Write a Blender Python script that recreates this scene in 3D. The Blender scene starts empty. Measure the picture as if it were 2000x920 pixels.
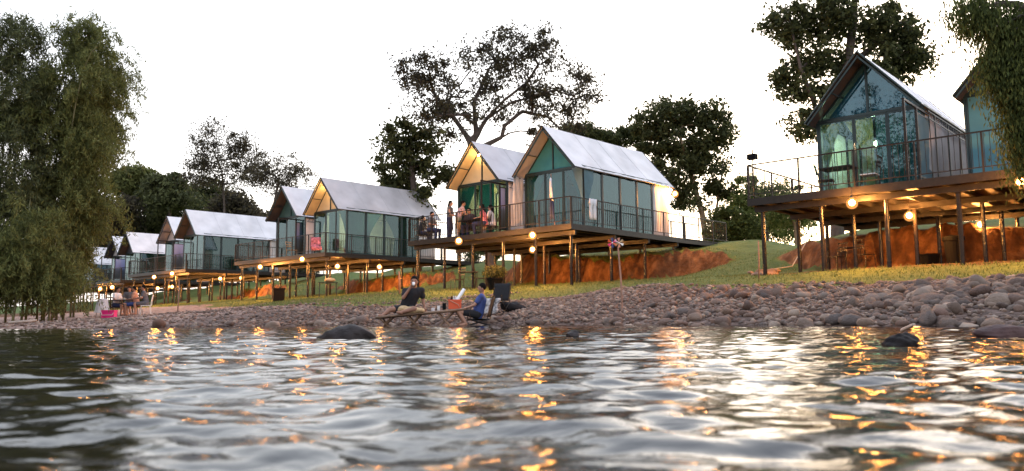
import bpy, bmesh, math, random
import numpy as np
from mathutils import Vector, Matrix
R = math.radians
C = bpy.context.scene.collection
scn = bpy.context.scene

# ------------------------------------------------------------------ camera, sky, sun, exposure
CAM_H = 0.17
FOC = 1540.0
pitch = math.atan(162 / FOC); roll = R(0.5)
fwd = Vector((0, math.cos(pitch), math.sin(pitch)))
up0 = Vector((0, -math.sin(pitch), math.cos(pitch)))
r0 = Vector((1, 0, 0))
rgt = r0 * math.cos(roll) - up0 * math.sin(roll)
upv = up0 * math.cos(roll) + r0 * math.sin(roll)
cam_d = bpy.data.cameras.new('camera'); cam = bpy.data.objects.new('camera', cam_d); C.objects.link(cam)
m = Matrix.Identity(4)
for i in range(3):
    m[i][0] = rgt[i]; m[i][1] = upv[i]; m[i][2] = -fwd[i]
m[0][3], m[1][3], m[2][3] = 0, 0, CAM_H
cam.matrix_world = m
cam_d.sensor_width = 36; cam_d.lens = FOC / 2000 * 36
cam_d.clip_start = 0.05; cam_d.clip_end = 6000
cam_d.dof.use_dof = True; cam_d.dof.focus_distance = 24; cam_d.dof.aperture_fstop = 4.8
scn.camera = cam

SUN_EL, SUN_AZ = 9.0, 28.0        # azimuth measured from +Y towards +X
wld = bpy.data.worlds.new('World'); scn.world = wld; wld.use_nodes = True
nt = wld.node_tree; nt.nodes.clear()
out = nt.nodes.new('ShaderNodeOutputWorld'); bg = nt.nodes.new('ShaderNodeBackground')
sky = nt.nodes.new('ShaderNodeTexSky'); sky.sky_type = 'NISHITA'; sky.sun_disc = False
sky.sun_elevation = R(SUN_EL); sky.sun_rotation = R(SUN_AZ); sky.dust_density = 2.5; sky.air_density = 1.0
tc = nt.nodes.new('ShaderNodeTexCoord'); sep = nt.nodes.new('ShaderNodeSeparateXYZ')
nt.links.new(tc.outputs['Generated'], sep.inputs[0])
veil = nt.nodes.new('ShaderNodeValToRGB')          # thin bright overcast veil over the evening sky
e = veil.color_ramp.elements
e[0].position = 0.0; e[0].color = (1.0, 0.90, 0.85, 1)
e[1].position = 0.9; e[1].color = (0.72, 0.83, 1.05, 1)
k = veil.color_ramp.elements.new(0.16); k.color = (1.0, 0.95, 0.93, 1)
k = veil.color_ramp.elements.new(0.38); k.color = (0.92, 0.95, 1.0, 1)
nt.links.new(sep.outputs['Z'], veil.inputs['Fac'])
vs = nt.nodes.new('ShaderNodeVectorMath'); vs.operation = 'SCALE'; vs.inputs['Scale'].default_value = 12.0
nt.links.new(veil.outputs['Color'], vs.inputs[0])
addn = nt.nodes.new('ShaderNodeVectorMath'); addn.operation = 'ADD'
sk = nt.nodes.new('ShaderNodeVectorMath'); sk.operation = 'SCALE'; sk.inputs['Scale'].default_value = 0.6
nt.links.new(sky.outputs['Color'], sk.inputs[0])
nt.links.new(vs.outputs['Vector'], addn.inputs[0]); nt.links.new(sk.outputs['Vector'], addn.inputs[1])
gd_ = nt.nodes.new('ShaderNodeVectorMath'); gd_.operation = 'DOT_PRODUCT'      # brighter towards the set sun
nt.links.new(tc.outputs['Generated'], gd_.inputs[0]); gd_.inputs[1].default_value = (math.sin(R(17)) * .985, math.cos(R(17)) * .985, .17)
gr_ = nt.nodes.new('ShaderNodeMapRange'); gr_.interpolation_type = 'SMOOTHSTEP'; gr_.inputs['From Min'].default_value = .45; gr_.inputs['From Max'].default_value = 1.0
gr_.inputs['To Min'].default_value = .76; gr_.inputs['To Max'].default_value = 1.12
nt.links.new(gd_.outputs['Value'], gr_.inputs['Value'])
gm_ = nt.nodes.new('ShaderNodeVectorMath'); gm_.operation = 'SCALE'; nt.links.new(addn.outputs['Vector'], gm_.inputs[0]); nt.links.new(gr_.outputs[0], gm_.inputs['Scale'])
nt.links.new(gm_.outputs['Vector'], bg.inputs['Color']); bg.inputs['Strength'].default_value = 0.1
nt.links.new(bg.outputs[0], out.inputs[0])
sun_d = bpy.data.lights.new('sun', 'SUN'); sun = bpy.data.objects.new('sun', sun_d); C.objects.link(sun)
sun_d.energy = 0.5; sun_d.angle = R(40); sun_d.color = (1.0, 0.86, 0.74)
sd = Vector((math.sin(R(SUN_AZ)) * math.cos(R(SUN_EL)), math.cos(R(SUN_AZ)) * math.cos(R(SUN_EL)), math.sin(R(SUN_EL))))
sun.rotation_euler = sd.to_track_quat('Z', 'Y').to_euler()
scn.view_settings.view_transform = 'Standard'; scn.view_settings.look = 'None'
scn.view_settings.exposure = 0.60; scn.view_settings.gamma = 1.0
scn.render.engine = 'CYCLES'
scn.cycles.use_denoising = True
scn.cycles.max_bounces = 7; scn.cycles.transparent_max_bounces = 12
scn.cycles.diffuse_bounces = 3; scn.cycles.glossy_bounces = 4
scn.cycles.caustics_reflective = False; scn.cycles.caustics_refractive = False
scn.cycles.sample_clamp_indirect = 8.0; scn.cycles.sample_clamp_direct = 30.0

# ------------------------------------------------------------------ coordinates
TH = 0.74
A = np.array([math.sin(TH), math.cos(TH), 0]); B = np.array([-math.cos(TH), math.sin(TH), 0])   # inland, upstream
def W(u, v, z=0.0):
    p = u * B + v * A
    return Vector((p[0], p[1], z))
def UV(x, y): return x * B[0] + y * B[1], x * A[0] + y * A[1]
def at(px, py, Y):                                   # a photo pixel at distance Y -> world
    d = fwd + rgt * ((px - 1000) / FOC) - upv * ((py - 460) / FOC)
    return Vector((0, 0, CAM_H)) + d * (Y / d.y)
def at_z(px, py, z):
    d = fwd + rgt * ((px - 1000) / FOC) - upv * ((py - 460) / FOC)
    return Vector((0, 0, CAM_H)) + d * ((z - CAM_H) / d.z)
def sstep(x, a, b):
    t = np.clip((x - a) / (b - a), 0, 1); return t * t * (3 - 2 * t)
_rs = np.random.RandomState(5)
_nk = [(_rs.uniform(-1, 1, 2) * s, _rs.uniform(0, 6.28), 1 / s) for s in (0.35, 0.5, 0.8, 1.1, 1.7, 2.4, 3.6, 5) for _ in range(3)]
def nz(x, y):
    s = 0
    for k_, ph, a_ in _nk: s = s + a_ * np.sin(k_[0] * x * 1.6 + k_[1] * y * 1.6 + ph)
    return s / 6.0
DECKS = [(1.2, 21.7), (17.7, 22.6), (34.0, 23.1), (50.7, 23.7), (67.4, 26.1), (83.7, 28.3)]
DECK_Z = 3.6; DECK_W = 9.2; DECK_L = 8.0
def vfront(u): return np.interp(u, [-5, 6, 22, 38, 55, 72, 88, 140], [21.5, 21.7, 22.6, 23.1, 23.7, 26.1, 28.3, 34])
def vwater(u): return np.interp(u, [-40, -10, 2.7, 6, 9.5, 13, 16.5, 19.7, 23, 27, 40, 100], [11, 12.3, 12.7, 13.3, 14.3, 15.0, 14.9, 12.8, 9.2, 6.9, 3, -6])
def ground_z(u, v):
    u = np.asarray(u, float); v = np.asarray(v, float)
    vf = vfront(u); vw = vwater(u) + 0.25 * np.sin(u * 1.3) + 0.15 * np.sin(u * 2.9 + 1)
    d = v - vw
    t = np.clip(d / (vf - vw), 0, 1)
    p = np.interp(u, [8, 13, 17, 26, 38], [0.80, .82, .85, 1.0, 2.0])
    zf = np.interp(u, [45, 75], [1.35, 1.0])
    zb = np.where(d < 0, -0.9 * (1 - np.exp(np.minimum(d, 0) / 2.0)), zf * np.power(np.maximum(t, 1e-6), p))
    zb = zb + 0.22 * np.exp(-((u - 1.0) / 3.2) ** 2 - ((d - 3.2) / 1.6) ** 2)
    e = v - vf
    n1 = nz(u * 0.8, v * 0.8); n2 = nz(u * 2.2 + 9, v * 2.2)
    zs = zf + (3.35 - zf) * sstep(e, 0, 14)
    e0 = 6.2 + 0.9 * np.sin(u * 0.45 + 0.6) + 0.35 * n1
    hs = np.interp(u, [30, 40, 60], [1.2, 0.8, 0.7])
    zc = zf + 0.07 * np.clip(e, 0, 6) + hs * sstep(e, e0, e0 + 0.75) + (0.26 * n2 + .20 * np.sin(u * 4.3 + 2 * n1) * np.sin(u * 1.9) + .10 * np.sin(u * 9.1 + v * 3)) * np.exp(-((e - e0 - .3) / .7) ** 2)
    zc = zc + (3.35 - zf - hs) * sstep(e, e0 + 0.5, 13)
    cut = 0
    for (u0, v0) in DECKS:
        lo = 0.8 if u0 > 2 else 20
        cut = np.maximum(cut, sstep(u, u0 - 2.6 - lo, u0 - 0.2 - lo) * (1 - sstep(u, u0 + 9.5, u0 + 12.2)))
    z = zb + np.where(e > 0, zs * (1 - cut) + zc * cut - zf, 0)
    z = z + 0.05 * n1 * np.clip(d / 3, 0, 1) + 0.02 * n2 * np.clip(d / 2, 0, 1)
    z = z + 2.0 * sstep(-v, 15, 20)
    far = np.clip((v - 60) / 200, 0, 1)
    return z * (1 - far) + far * 3.7
def gz(x, y):
    u, v = UV(x, y); return float(ground_z(u, v))

# ------------------------------------------------------------------ materials
def mat(name, col, rough=0.7, metal=0.0, var=0.0, vscale=6.0, bump=0.0, bscale=20.0, emit=None, estr=0.0, transl=0.0, rnd=None, spec=0.5, tex='Object', stretch=None):
    mt = bpy.data.materials.new(name); mt.use_nodes = True
    n = mt.node_tree; b = n.nodes['Principled BSDF']; L = n.links.new
    b.inputs['Base Color'].default_value = (*col, 1); b.inputs['Roughness'].default_value = rough
    b.inputs['Metallic'].default_value = metal; b.inputs['Specular IOR Level'].default_value = spec
    src = None
    co = n.nodes.new('ShaderNodeTexCoord').outputs[tex]
    if stretch:
        mp = n.nodes.new('ShaderNodeMapping'); mp.inputs['Scale'].default_value = stretch; L(co, mp.inputs[0]); co = mp.outputs[0]
    if var > 0:
        t = n.nodes.new('ShaderNodeTexNoise'); t.inputs['Scale'].default_value = vscale; t.inputs['Detail'].default_value = 5
        L(co, t.inputs['Vector'])
        r = n.nodes.new('ShaderNodeValToRGB'); e = r.color_ramp.elements
        e[0].position = .3; e[1].position = .7
        e[0].color = (*[c * (1 - var) for c in col], 1); e[1].color = (*[min(1, c * (1 + var)) for c in col], 1)
        L(t.outputs['Fac'], r.inputs['Fac']); src = r.outputs['Color']
    if rnd:                                           # other colours, drawn per leaf / per object
        kind, cols = rnd
        ri = n.nodes.new('ShaderNodeNewGeometry').outputs['Random Per Island'] if kind == 'island' else n.nodes.new('ShaderNodeObjectInfo').outputs['Random']
        r2 = n.nodes.new('ShaderNodeValToRGB'); r2.color_ramp.interpolation = 'LINEAR'
        el = r2.color_ramp.elements
        while len(el) < len(cols): el.new(0.5)
        for i, c in enumerate(cols):
            el[i].position = i / (len(cols) - 1); el[i].color = (*c, 1)
        L(ri, r2.inputs['Fac'])
        if src is not None:
            mx = n.nodes.new('ShaderNodeMix'); mx.data_type = 'RGBA'; mx.inputs['Factor'].default_value = .28
            L(r2.outputs['Color'], mx.inputs[6]); L(src, mx.inputs[7]); src = mx.outputs[2]
        else: src = r2.outputs['Color']
    if src is not None: L(src, b.inputs['Base Color'])
    if bump > 0:
        t = n.nodes.new('ShaderNodeTexNoise'); t.inputs['Scale'].default_value = bscale; t.inputs['Detail'].default_value = 6
        L(co, t.inputs['Vector'])
        bp = n.nodes.new('ShaderNodeBump'); bp.inputs['Strength'].default_value = bump; bp.inputs['Distance'].default_value = .05
        L(t.outputs['Fac'], bp.inputs['Height']); L(bp.outputs[0], b.inputs['Normal'])
    if emit:
        b.inputs['Emission Color'].default_value = (*emit, 1); b.inputs['Emission Strength'].default_value = estr
    if transl > 0:
        tr = n.nodes.new('ShaderNodeBsdfTranslucent'); tr.inputs['Color'].default_value = (*col, 1)
        if src is not None: L(src, tr.inputs['Color'])
        ms = n.nodes.new('ShaderNodeMixShader'); ms.inputs[0].default_value = transl
        L(b.outputs[0], ms.inputs[1]); L(tr.outputs[0], ms.inputs[2]); L(ms.outputs[0], n.nodes['Material Output'].inputs[0])
    return mt
def glass_mat(name, tint, refl=1.5):
    mt = bpy.data.materials.new(name); mt.use_nodes = True
    n = mt.node_tree; n.nodes.clear(); L = n.links.new
    o = n.nodes.new('ShaderNodeOutputMaterial'); t = n.nodes.new('ShaderNodeBsdfTransparent'); g = n.nodes.new('ShaderNodeBsdfGlossy')
    t.inputs[0].default_value = (*tint, 1); g.inputs['Roughness'].default_value = .015; g.inputs[0].default_value = (.8, .93, 1, 1)
    lw = n.nodes.new('ShaderNodeLayerWeight'); lw.inputs['Blend'].default_value = .5          # Schlick, the same from both faces of the thin pane
    p5 = n.nodes.new('ShaderNodeMath'); p5.operation = 'POWER'; p5.inputs[1].default_value = 4.0; L(lw.outputs['Facing'], p5.inputs[0])
    f = n.nodes.new('ShaderNodeMath'); f.operation = 'MULTIPLY_ADD'; f.inputs[1].default_value = .85; f.inputs[2].default_value = ((refl - 1) / (refl + 1)) ** 2 * 1.8; L(p5.outputs[0], f.inputs[0])
    nn = n.nodes.new('ShaderNodeTexNoise'); nn.inputs['Scale'].default_value = 1.3
    co = n.nodes.new('ShaderNodeTexCoord'); L(co.outputs['Object'], nn.inputs['Vector'])
    bp = n.nodes.new('ShaderNodeBump'); bp.inputs['Strength'].default_value = .02; bp.inputs['Distance'].default_value = .05
    L(nn.outputs['Fac'], bp.inputs['Height']); L(bp.outputs[0], g.inputs['Normal'])
    x = n.nodes.new('ShaderNodeMixShader'); L(f.outputs[0], x.inputs[0]); L(t.outputs[0], x.inputs[1]); L(g.outputs[0], x.inputs[2]); L(x.outputs[0], o.inputs[0])
    return mt
M = {}
M['steel'] = mat('dark_steel', (.014, .012, .011), .4, .1, .35, 9, .15, 40, spec=.3)
M['post'] = mat('post_steel', (.009, .007, .006), .2, 0, .5, 7, .1, 40, spec=.22)
M['frame'] = mat('tent_frame_paint', (.016, .035, .04), .4, .2)
M['deckboard'] = mat('deck_board', (.075, .055, .042), .55, 0, .3, 4, .2, 30)
M['roof'] = mat('white_canvas', (.78, .745, .765), .6, 0, .16, .9, .45, 3.5, transl=.12, stretch=(1, 1, 1))
M['roof_grey'] = mat('grey_canvas', (.55, .52, .545), .65, 0, .17, .9, .25, 5, transl=.1)
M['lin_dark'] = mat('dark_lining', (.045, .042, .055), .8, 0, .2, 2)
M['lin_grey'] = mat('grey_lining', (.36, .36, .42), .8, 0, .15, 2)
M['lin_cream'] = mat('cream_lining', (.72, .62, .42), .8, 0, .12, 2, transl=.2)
M['wall_grey'] = mat('grey_wall_canvas', (.40, .385, .39), .75, 0, .15, 1.6, .3, 4)
M['wall_pale'] = mat('pale_wall_canvas', (.62, .58, .57), .75, 0, .12, 1.6, .3, 4)
M['curt_teal'] = mat('teal_curtain', (.065, .15, .145), .85, 0, .15, 3, transl=.25)
M['curt_bright'] = mat('bright_teal_curtain', (.06, .30, .36), .85, 0, .1, 3, transl=.35)
M['curt_cream'] = mat('cream_curtain', (.70, .50, .22), .85, 0, .12, 3, transl=.2)
M['curt_grey'] = mat('grey_curtain', (.12, .21, .25), .85, 0, .12, 3, transl=.2)
M['glass'] = glass_mat('tinted_glass', (.50, .68, .67), 1.5)
M['glass_dark'] = glass_mat('blue_glass', (.48, .78, .86), 1.5)
M['bulb'] = mat('lit_bulb', (1, .8, .5), .3, emit=(1, .43, .11), estr=2500)
M['bulb_white'] = mat('lit_white_bulb', (1, .9, .7), .3, emit=(1, .66, .30), estr=170)
am = bpy.data.materials.new('amber_halo'); am.use_nodes = True; M['amber_glow'] = am  # glare round a bulb, imitated by a faintly emissive see-through shell
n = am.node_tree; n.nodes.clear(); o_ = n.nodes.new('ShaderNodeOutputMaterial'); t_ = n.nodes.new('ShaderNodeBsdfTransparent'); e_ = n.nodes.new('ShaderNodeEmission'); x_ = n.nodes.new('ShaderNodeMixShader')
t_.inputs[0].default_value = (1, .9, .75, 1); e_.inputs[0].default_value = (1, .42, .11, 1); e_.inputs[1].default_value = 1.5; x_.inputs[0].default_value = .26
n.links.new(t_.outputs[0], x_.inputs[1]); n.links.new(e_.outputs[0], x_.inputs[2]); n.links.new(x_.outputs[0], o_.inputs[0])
M['bulb_room'] = mat('lit_room_bulb', (1, .9, .7), .3, emit=(1, .74, .42), estr=800)
M['socket'] = mat('lamp_socket', (.03, .03, .03), .4)
M['bark'] = mat('tree_bark', (.085, .065, .055), .9, 0, .35, 5, .5, 14)
M['bark_pale'] = mat('pale_bark', (.26, .19, .13), .9, 0, .3, 5, .4, 14)
M['culm'] = mat('bamboo_culm', (.16, .15, .07), .5, 0, .3, 3)
M['leaf_dark'] = mat('dark_leaf', (.05, .06, .03), .6, spec=.12, transl=.45, rnd=('island', [(.035, .042, .022), (.08, .092, .038), (.14, .145, .055)]))
M['leaf_red'] = mat('brownish_leaf', (.05, .05, .03), .6, spec=.12, transl=.45, rnd=('island', [(.04, .034, .032), (.075, .066, .045), (.12, .10, .05)]))
M['leaf_green'] = mat('green_leaf', (.06, .09, .03), .6, spec=.12, transl=.35, rnd=('island', [(.045, .06, .02), (.09, .115, .035), (.16, .18, .05)]))
M['leaf_bamboo'] = mat('bamboo_leaf', (.07, .075, .03), .6, spec=.12, transl=.3, rnd=('island', [(.07, .078, .03), (.13, .145, .048), (.19, .205, .068)]))
M['leaf_bamboo2'] = mat('bamboo_leaf_dim', (.05, .055, .03), .6, spec=.12, transl=.25, rnd=('island', [(.05, .058, .030), (.088, .10, .044), (.13, .142, .056)]))
M['leaf_bright'] = mat('bright_leaf', (.16, .2, .06), .6, spec=.12, transl=.45, rnd=('island', [(.07, .11, .03), (.17, .21, .06), (.26, .27, .10)]))
STONES = [(.075, .038, .026), (.175, .105, .072), (.058, .042, .034), (.27, .18, .125), (.15, .066, .038), (.44, .33, .25), (.095, .068, .054), (.21, .108, .066)]
M['stone'] = mat('river_stone', (.14, .105, .10), .75, 0, .5, 5, .7, 9, rnd=('object', STONES))
M['pebble'] = mat('river_pebble', (.14, .105, .10), .75, 0, .45, 8, .4, 25, rnd=('island', STONES))
M['wetrock'] = mat('wet_dark_rock', (.030, .023, .022), .7, 0, .5, 5, .8, 9, spec=.25)
M['blackrock'] = mat('wet_black_rock', (.012, .010, .010), .8, 0, .4, 5, .8, 9, spec=.2)
M['redrock'] = mat('wet_red_rock', (.075, .042, .040), .7, 0, .4, 5, .7, 8, spec=.25)
M['teal_panel'] = mat('teal_front_panel', (.055, .19, .24), .45, 0, .12, 2)
M['black'] = mat('black_plastic', (.004, .004, .005), .7, spec=.1)
M['blackcloth'] = mat('black_cloth', (.012, .012, .016), .9, 0, .2, 8)
M['skin'] = mat('skin', (.42, .22, .15), .6, 0, .08, 10)
M['skin_dark'] = mat('tanned_skin', (.30, .15, .10), .6, 0, .08, 10)
M['hair'] = mat('black_hair', (.008, .007, .007), .9, spec=.1)
M['navy'] = mat('navy_cloth', (.02, .03, .09), .9)
M['blue'] = mat('blue_shirt_cloth', (.045, .075, .24), .9, 0, .15, 6)
M['tan'] = mat('tan_cloth', (.52, .36, .20), .9, 0, .2, 9, .4, 12)
M['orange'] = mat('orange_plastic', (.75, .10, .03), .45)
M['white'] = mat('white_plastic', (.8, .8, .8), .4)
M['whitecloth'] = mat('white_cloth', (.72, .70, .74), .9, 0, .08, 6)
M['pink'] = mat('pink_plastic', (.80, .03, .25), .4)
M['pinkcloth'] = mat('pink_pattern_cloth', (.62, .18, .24), .9, 0, .75, 9)
M['peach'] = mat('peach_cloth', (.62, .30, .20), .9)
M['greycloth'] = mat('grey_cloth', (.11, .11, .13), .9)
M['shirt_pat'] = mat('pale_flower_shirt', (.55, .36, .36), .9, 0, .5, 14)
M['patterned'] = mat('black_white_pattern_cloth', (.32, .30, .30), .9, 0, .95, 9)
M['bamboo_wood'] = mat('bamboo_wood', (.20, .12, .075), .55, 0, .35, 6, .2, 20)
M['wood'] = mat('weathered_wood', (.24, .14, .10), .8, 0, .3, 6, .3, 18)
M['rope'] = mat('pale_rope', (.55, .45, .32), .9)
M['roofsheet'] = mat('purple_grey_roof_sheet', (.24, .20, .26), .5, 0, .15, 3)
M['housewall'] = mat('house_wall', (.30, .24, .20), .8, 0, .1, 3)
M['log'] = mat('pale_driftwood', (.45, .36, .30), .8, 0, .25, 6)
M['clay'] = mat('clay_clod', (.24, .15, .10), .9, 0, .35, 5, .6, 9)

# ------------------------------------------------------------------ mesh helpers
class MB:
    def __init__(s): s.v = []; s.f = []
    def add(s, vs, fs):
        o = len(s.v); s.v += [tuple(v) for v in vs]; s.f += [tuple(i + o for i in f) for f in fs]; return s
    def box(s, x0, x1, y0, y1, z0, z1):
        return s.add([(x0, y0, z0), (x1, y0, z0), (x1, y1, z0), (x0, y1, z0), (x0, y0, z1), (x1, y0, z1), (x1, y1, z1), (x0, y1, z1)],
                     [(3, 2, 1, 0), (4, 5, 6, 7), (0, 1, 5, 4), (1, 2, 6, 5), (2, 3, 7, 6), (3, 0, 4, 7)])
    def bar(s, p, q, w, h=None):
        """rectangular bar from p to q"""
        p = Vector(p); q = Vector(q); h = h or w; d = (q - p).normalized()
        sd_ = d.cross(Vector((0, 0, 1)))
        if sd_.length < 1e-3: sd_ = Vector((1, 0, 0))
        sd_.normalize(); up_ = sd_.cross(d)
        vs = []
        for c in (p, q):
            for a_, b_ in ((-1, -1), (1, -1), (1, 1), (-1, 1)): vs.append(c + sd_ * a_ * w / 2 + up_ * b_ * h / 2)
        return s.add(vs, [(3, 2, 1, 0), (4, 5, 6, 7), (0, 1, 5, 4), (1, 2, 6, 5), (2, 3, 7, 6), (3, 0, 4, 7)])
    def tube(s, pts, rad, n=8, caps=True):
        pts = [Vector(p) for p in pts]
        if not hasattr(rad, '__len__'): rad = [rad] * len(pts)
        vs = []; fs = []; ref = None
        for i, p in enumerate(pts):
            d = (pts[min(i + 1, len(pts) - 1)] - pts[max(i - 1, 0)])
            d = d.normalized() if d.length > 1e-9 else Vector((0, 0, 1))
            if ref is None: ref = Vector((1, 0, 0)) if abs(d.x) < .9 else Vector((0, 1, 0))
            x = (ref - d * ref.dot(d)).normalized(); y = d.cross(x); ref = x
            for k_ in range(n):
                a_ = 2 * math.pi * k_ / n
                vs.append(p + (x * math.cos(a_) + y * math.sin(a_)) * rad[i])
        for i in range(len(pts) - 1):
            for k_ in range(n):
                k2 = (k_ + 1) % n
                fs.append((i * n + k_, i * n + k2, (i + 1) * n + k2, (i + 1) * n + k_))
        if caps: fs.append(tuple(range(n - 1, -1, -1))); fs.append(tuple((len(pts) - 1) * n + k_ for k_ in range(n)))
        return s.add(vs, fs)
    def ball(s, c, rx, ry=None, rz=None, nu=12, nv=8, jit=0, seed=0, rot=None):
        ry = rx if ry is None else ry; rz = rx if rz is None else rz
        rd = random.Random(seed); vs = []; fs = []
        for j in range(1, nv):
            for i in range(nu):
                t = math.pi * j / nv; p_ = 2 * math.pi * i / nu
                k_ = 1 + jit * rd.uniform(-1, 1)
                v = Vector((rx * math.sin(t) * math.cos(p_) * k_, ry * math.sin(t) * math.sin(p_) * k_, rz * math.cos(t) * k_))
                if rot: v = rot @ v
                vs.append(Vector(c) + v)
        top = len(vs); tv = Vector((0, 0, rz)); bv = Vector((0, 0, -rz))
        if rot: tv = rot @ tv; bv = rot @ bv
        vs += [Vector(c) + tv, Vector(c) + bv]
        for j in range(nv - 2):
            for i in range(nu):
                i2 = (i + 1) % nu; fs.append((j * nu + i, (j + 1) * nu + i, (j + 1) * nu + i2, j * nu + i2))
        for i in range(nu):
            i2 = (i + 1) % nu; fs.append((top, i, i2)); fs.append((top + 1, (nv - 2) * nu + i2, (nv - 2) * nu + i))
        return s.add(vs, fs)
    def lathe(s, prof, c=(0, 0, 0), n=20):
        vs = []; fs = []
        for (r_, z_) in prof:
            for i in range(n):
                a_ = 2 * math.pi * i / n; vs.append((c[0] + r_ * math.cos(a_), c[1] + r_ * math.sin(a_), c[2] + z_))
        for j in range(len(prof) - 1):
            for i in range(n):
                i2 = (i + 1) % n; fs.append((j * n + i, j * n + i2, (j + 1) * n + i2, (j + 1) * n + i))
        fs.append(tuple(range(n - 1, -1, -1))); fs.append(tuple((len(prof) - 1) * n + i for i in range(n)))
        return s.add(vs, fs)
    def grid(s, P, closed=False):
        """P[i][j] points"""
        n = len(P); k_ = len(P[0]); vs = [p for row in P for p in row]; fs = []
        for i in range(n - 1):
            for j in range(k_ - 1): fs.append((i * k_ + j, i * k_ + j + 1, (i + 1) * k_ + j + 1, (i + 1) * k_ + j))
        return s.add(vs, fs)
    def build(s, name, mt, parent=None, smooth=False, solid=0):
        me = bpy.data.meshes.new(name); me.from_pydata(s.v, [], s.f); me.update()
        if smooth: me.polygons.foreach_set('use_smooth', [True] * len(me.polygons))
        me.materials.append(mt)
        o = bpy.data.objects.new(name, me); C.objects.link(o)
        if parent is not None: o.parent = parent
        if solid:
            md = o.modifiers.new('thickness', 'SOLIDIFY'); md.thickness = solid; md.offset = -1
        return o
def tag(o, label=None, cat=None, group=None, kind=None):
    if label: o['label'] = label
    if cat: o['category'] = cat
    if group: o['group'] = group
    if kind: o['kind'] = kind
    return o
def thing(name, label, cat, loc=(0, 0, 0), rz=0.0, group=None):
    o = bpy.data.objects.new(name, None); C.objects.link(o); o.empty_display_size = .2
    o.location = loc; o.rotation_euler = (0, 0, rz); return tag(o, label, cat, group)
def copy_tree(o, parent=None):
    c = o.copy(); C.objects.link(c)
    if parent is not None: c.parent = parent
    for ch in list(o.children): copy_tree(ch, c)
    return c
def np_mesh(name, verts, quads, mt, parent=None, smooth=False, tris=False):
    me = bpy.data.meshes.new(name); k_ = 3 if tris else 4
    verts = np.asarray(verts, np.float32); quads = np.asarray(quads, np.int32)
    me.vertices.add(len(verts)); me.vertices.foreach_set('co', verts.ravel())
    me.loops.add(len(quads) * k_); me.loops.foreach_set('vertex_index', quads.ravel())
    me.polygons.add(len(quads)); me.polygons.foreach_set('loop_start', np.arange(0, len(quads) * k_, k_, dtype=np.int32))
    if smooth: me.polygons.foreach_set('use_smooth', np.ones(len(quads), bool))
    me.update(calc_edges=True); me.validate()
    me.materials.append(mt)
    o = bpy.data.objects.new(name, me); C.objects.link(o)
    if parent is not None: o.parent = parent
    return o

# ------------------------------------------------------------------ ground
us = np.concatenate([[-1500, -500, -160, -70, -40], np.arange(-25, 60, .33), np.arange(60, 125, 1.0), [150, 220, 500, 1500]])
vs_ = np.concatenate([[-1500, -400, -100, -40, -25, -20, -17, -15, -12], np.arange(-4, 6, .6), np.arange(6, 36, .2), np.arange(36, 60, 1.5), [80, 130, 260, 700, 2500]])
UU, VV = np.meshgrid(us, vs_, indexing='ij')
ZZ = ground_z(UU, VV); 
XX = UU * B[0] + VV * A[0]; YY = UU * B[1] + VV * A[1]
nu_, nv_ = UU.shape
idx = np.arange(nu_ * nv_).reshape(nu_, nv_)
quads = np.stack([idx[:-1, :-1], idx[:-1, 1:], idx[1:, 1:], idx[1:, :-1]], -1).reshape(-1, 4)
gm = bpy.data.materials.new('river_bank_ground'); gm.use_nodes = True
ground = np_mesh('ground', np.stack([XX, YY, ZZ], -1).reshape(-1, 3), quads, gm, smooth=True)
tag(ground, kind='structure')
vf_ = vfront(UU); vw_ = vwater(UU); ee = VV - vf_; dd = VV - vw_
n1 = nz(UU * .9, VV * .9)
grass0 = np.interp(UU, [0, 8, 14, 18, 26, 38, 50], [5.2, 5.2, 4.6, 3.6, 7.6, 16.5, 20])           # gravel turns to lawn
grass = sstep(dd + .7 * n1, grass0 - .35, grass0 + .5)
gu, gv = np.gradient(ZZ, axis=0), np.gradient(ZZ, axis=1) / np.maximum(np.gradient(VV, axis=1), 1e-3)
steep = sstep(gv + .12 * n1, .55, .95)
bare = sstep(UU, -30, -28) * (1 - sstep(UU, 9.0, 11.5)) * sstep(ee + .9 * n1, -.6, 1.6) * .8 * (1 - sstep(ee, 7, 7.6))
dirt = np.clip(np.maximum(steep * (ee > -1), np.maximum(bare, 0)), 0, 1)
dirt = np.maximum(dirt, sstep(UU, 60, 68) * .8 * (1 - sstep(ee, 3, 6)) * (dd > 8))
sand = sstep(UU, 19, 27)
for nm, arr in (('sand_cover', sand), ('grass_cover', grass), ('dirt_cover', dirt)):
    at_ = ground.data.attributes.new(nm, 'FLOAT', 'POINT'); at_.data.foreach_set('value', arr.ravel().astype(np.float32))
n = gm.node_tree; L = n.links.new; pb = n.nodes['Principled BSDF']; pb.inputs['Roughness'].default_value = .95; pb.inputs['Specular IOR Level'].default_value = .2
geo = n.nodes.new('ShaderNodeNewGeometry').outputs['Position']
def noise(scale, det=6, st=None):
    t = n.nodes.new('ShaderNodeTexNoise'); t.inputs['Scale'].default_value = scale; t.inputs['Detail'].default_value = det
    if st:
        mp = n.nodes.new('ShaderNodeMapping'); mp.inputs['Scale'].default_value = st; L(geo, mp.inputs[0]); L(mp.outputs[0], t.inputs['Vector'])
    else: L(geo, t.inputs['Vector'])
    return t.outputs['Fac']
def ramp(f, stops):
    r = n.nodes.new('ShaderNodeValToRGB'); el = r.color_ramp.elements
    while len(el) < len(stops): el.new(.5)
    for i, (p, c) in enumerate(stops): el[i].position = p; el[i].color = (*c, 1)
    L(f, r.inputs['Fac']); return r.outputs['Color']
def mix(f, a_, b_):
    x = n.nodes.new('ShaderNodeMix'); x.data_type = 'RGBA'; L(f, x.inputs['Factor']); L(a_, x.inputs[6]); L(b_, x.inputs[7]); return x.outputs[2]
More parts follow.
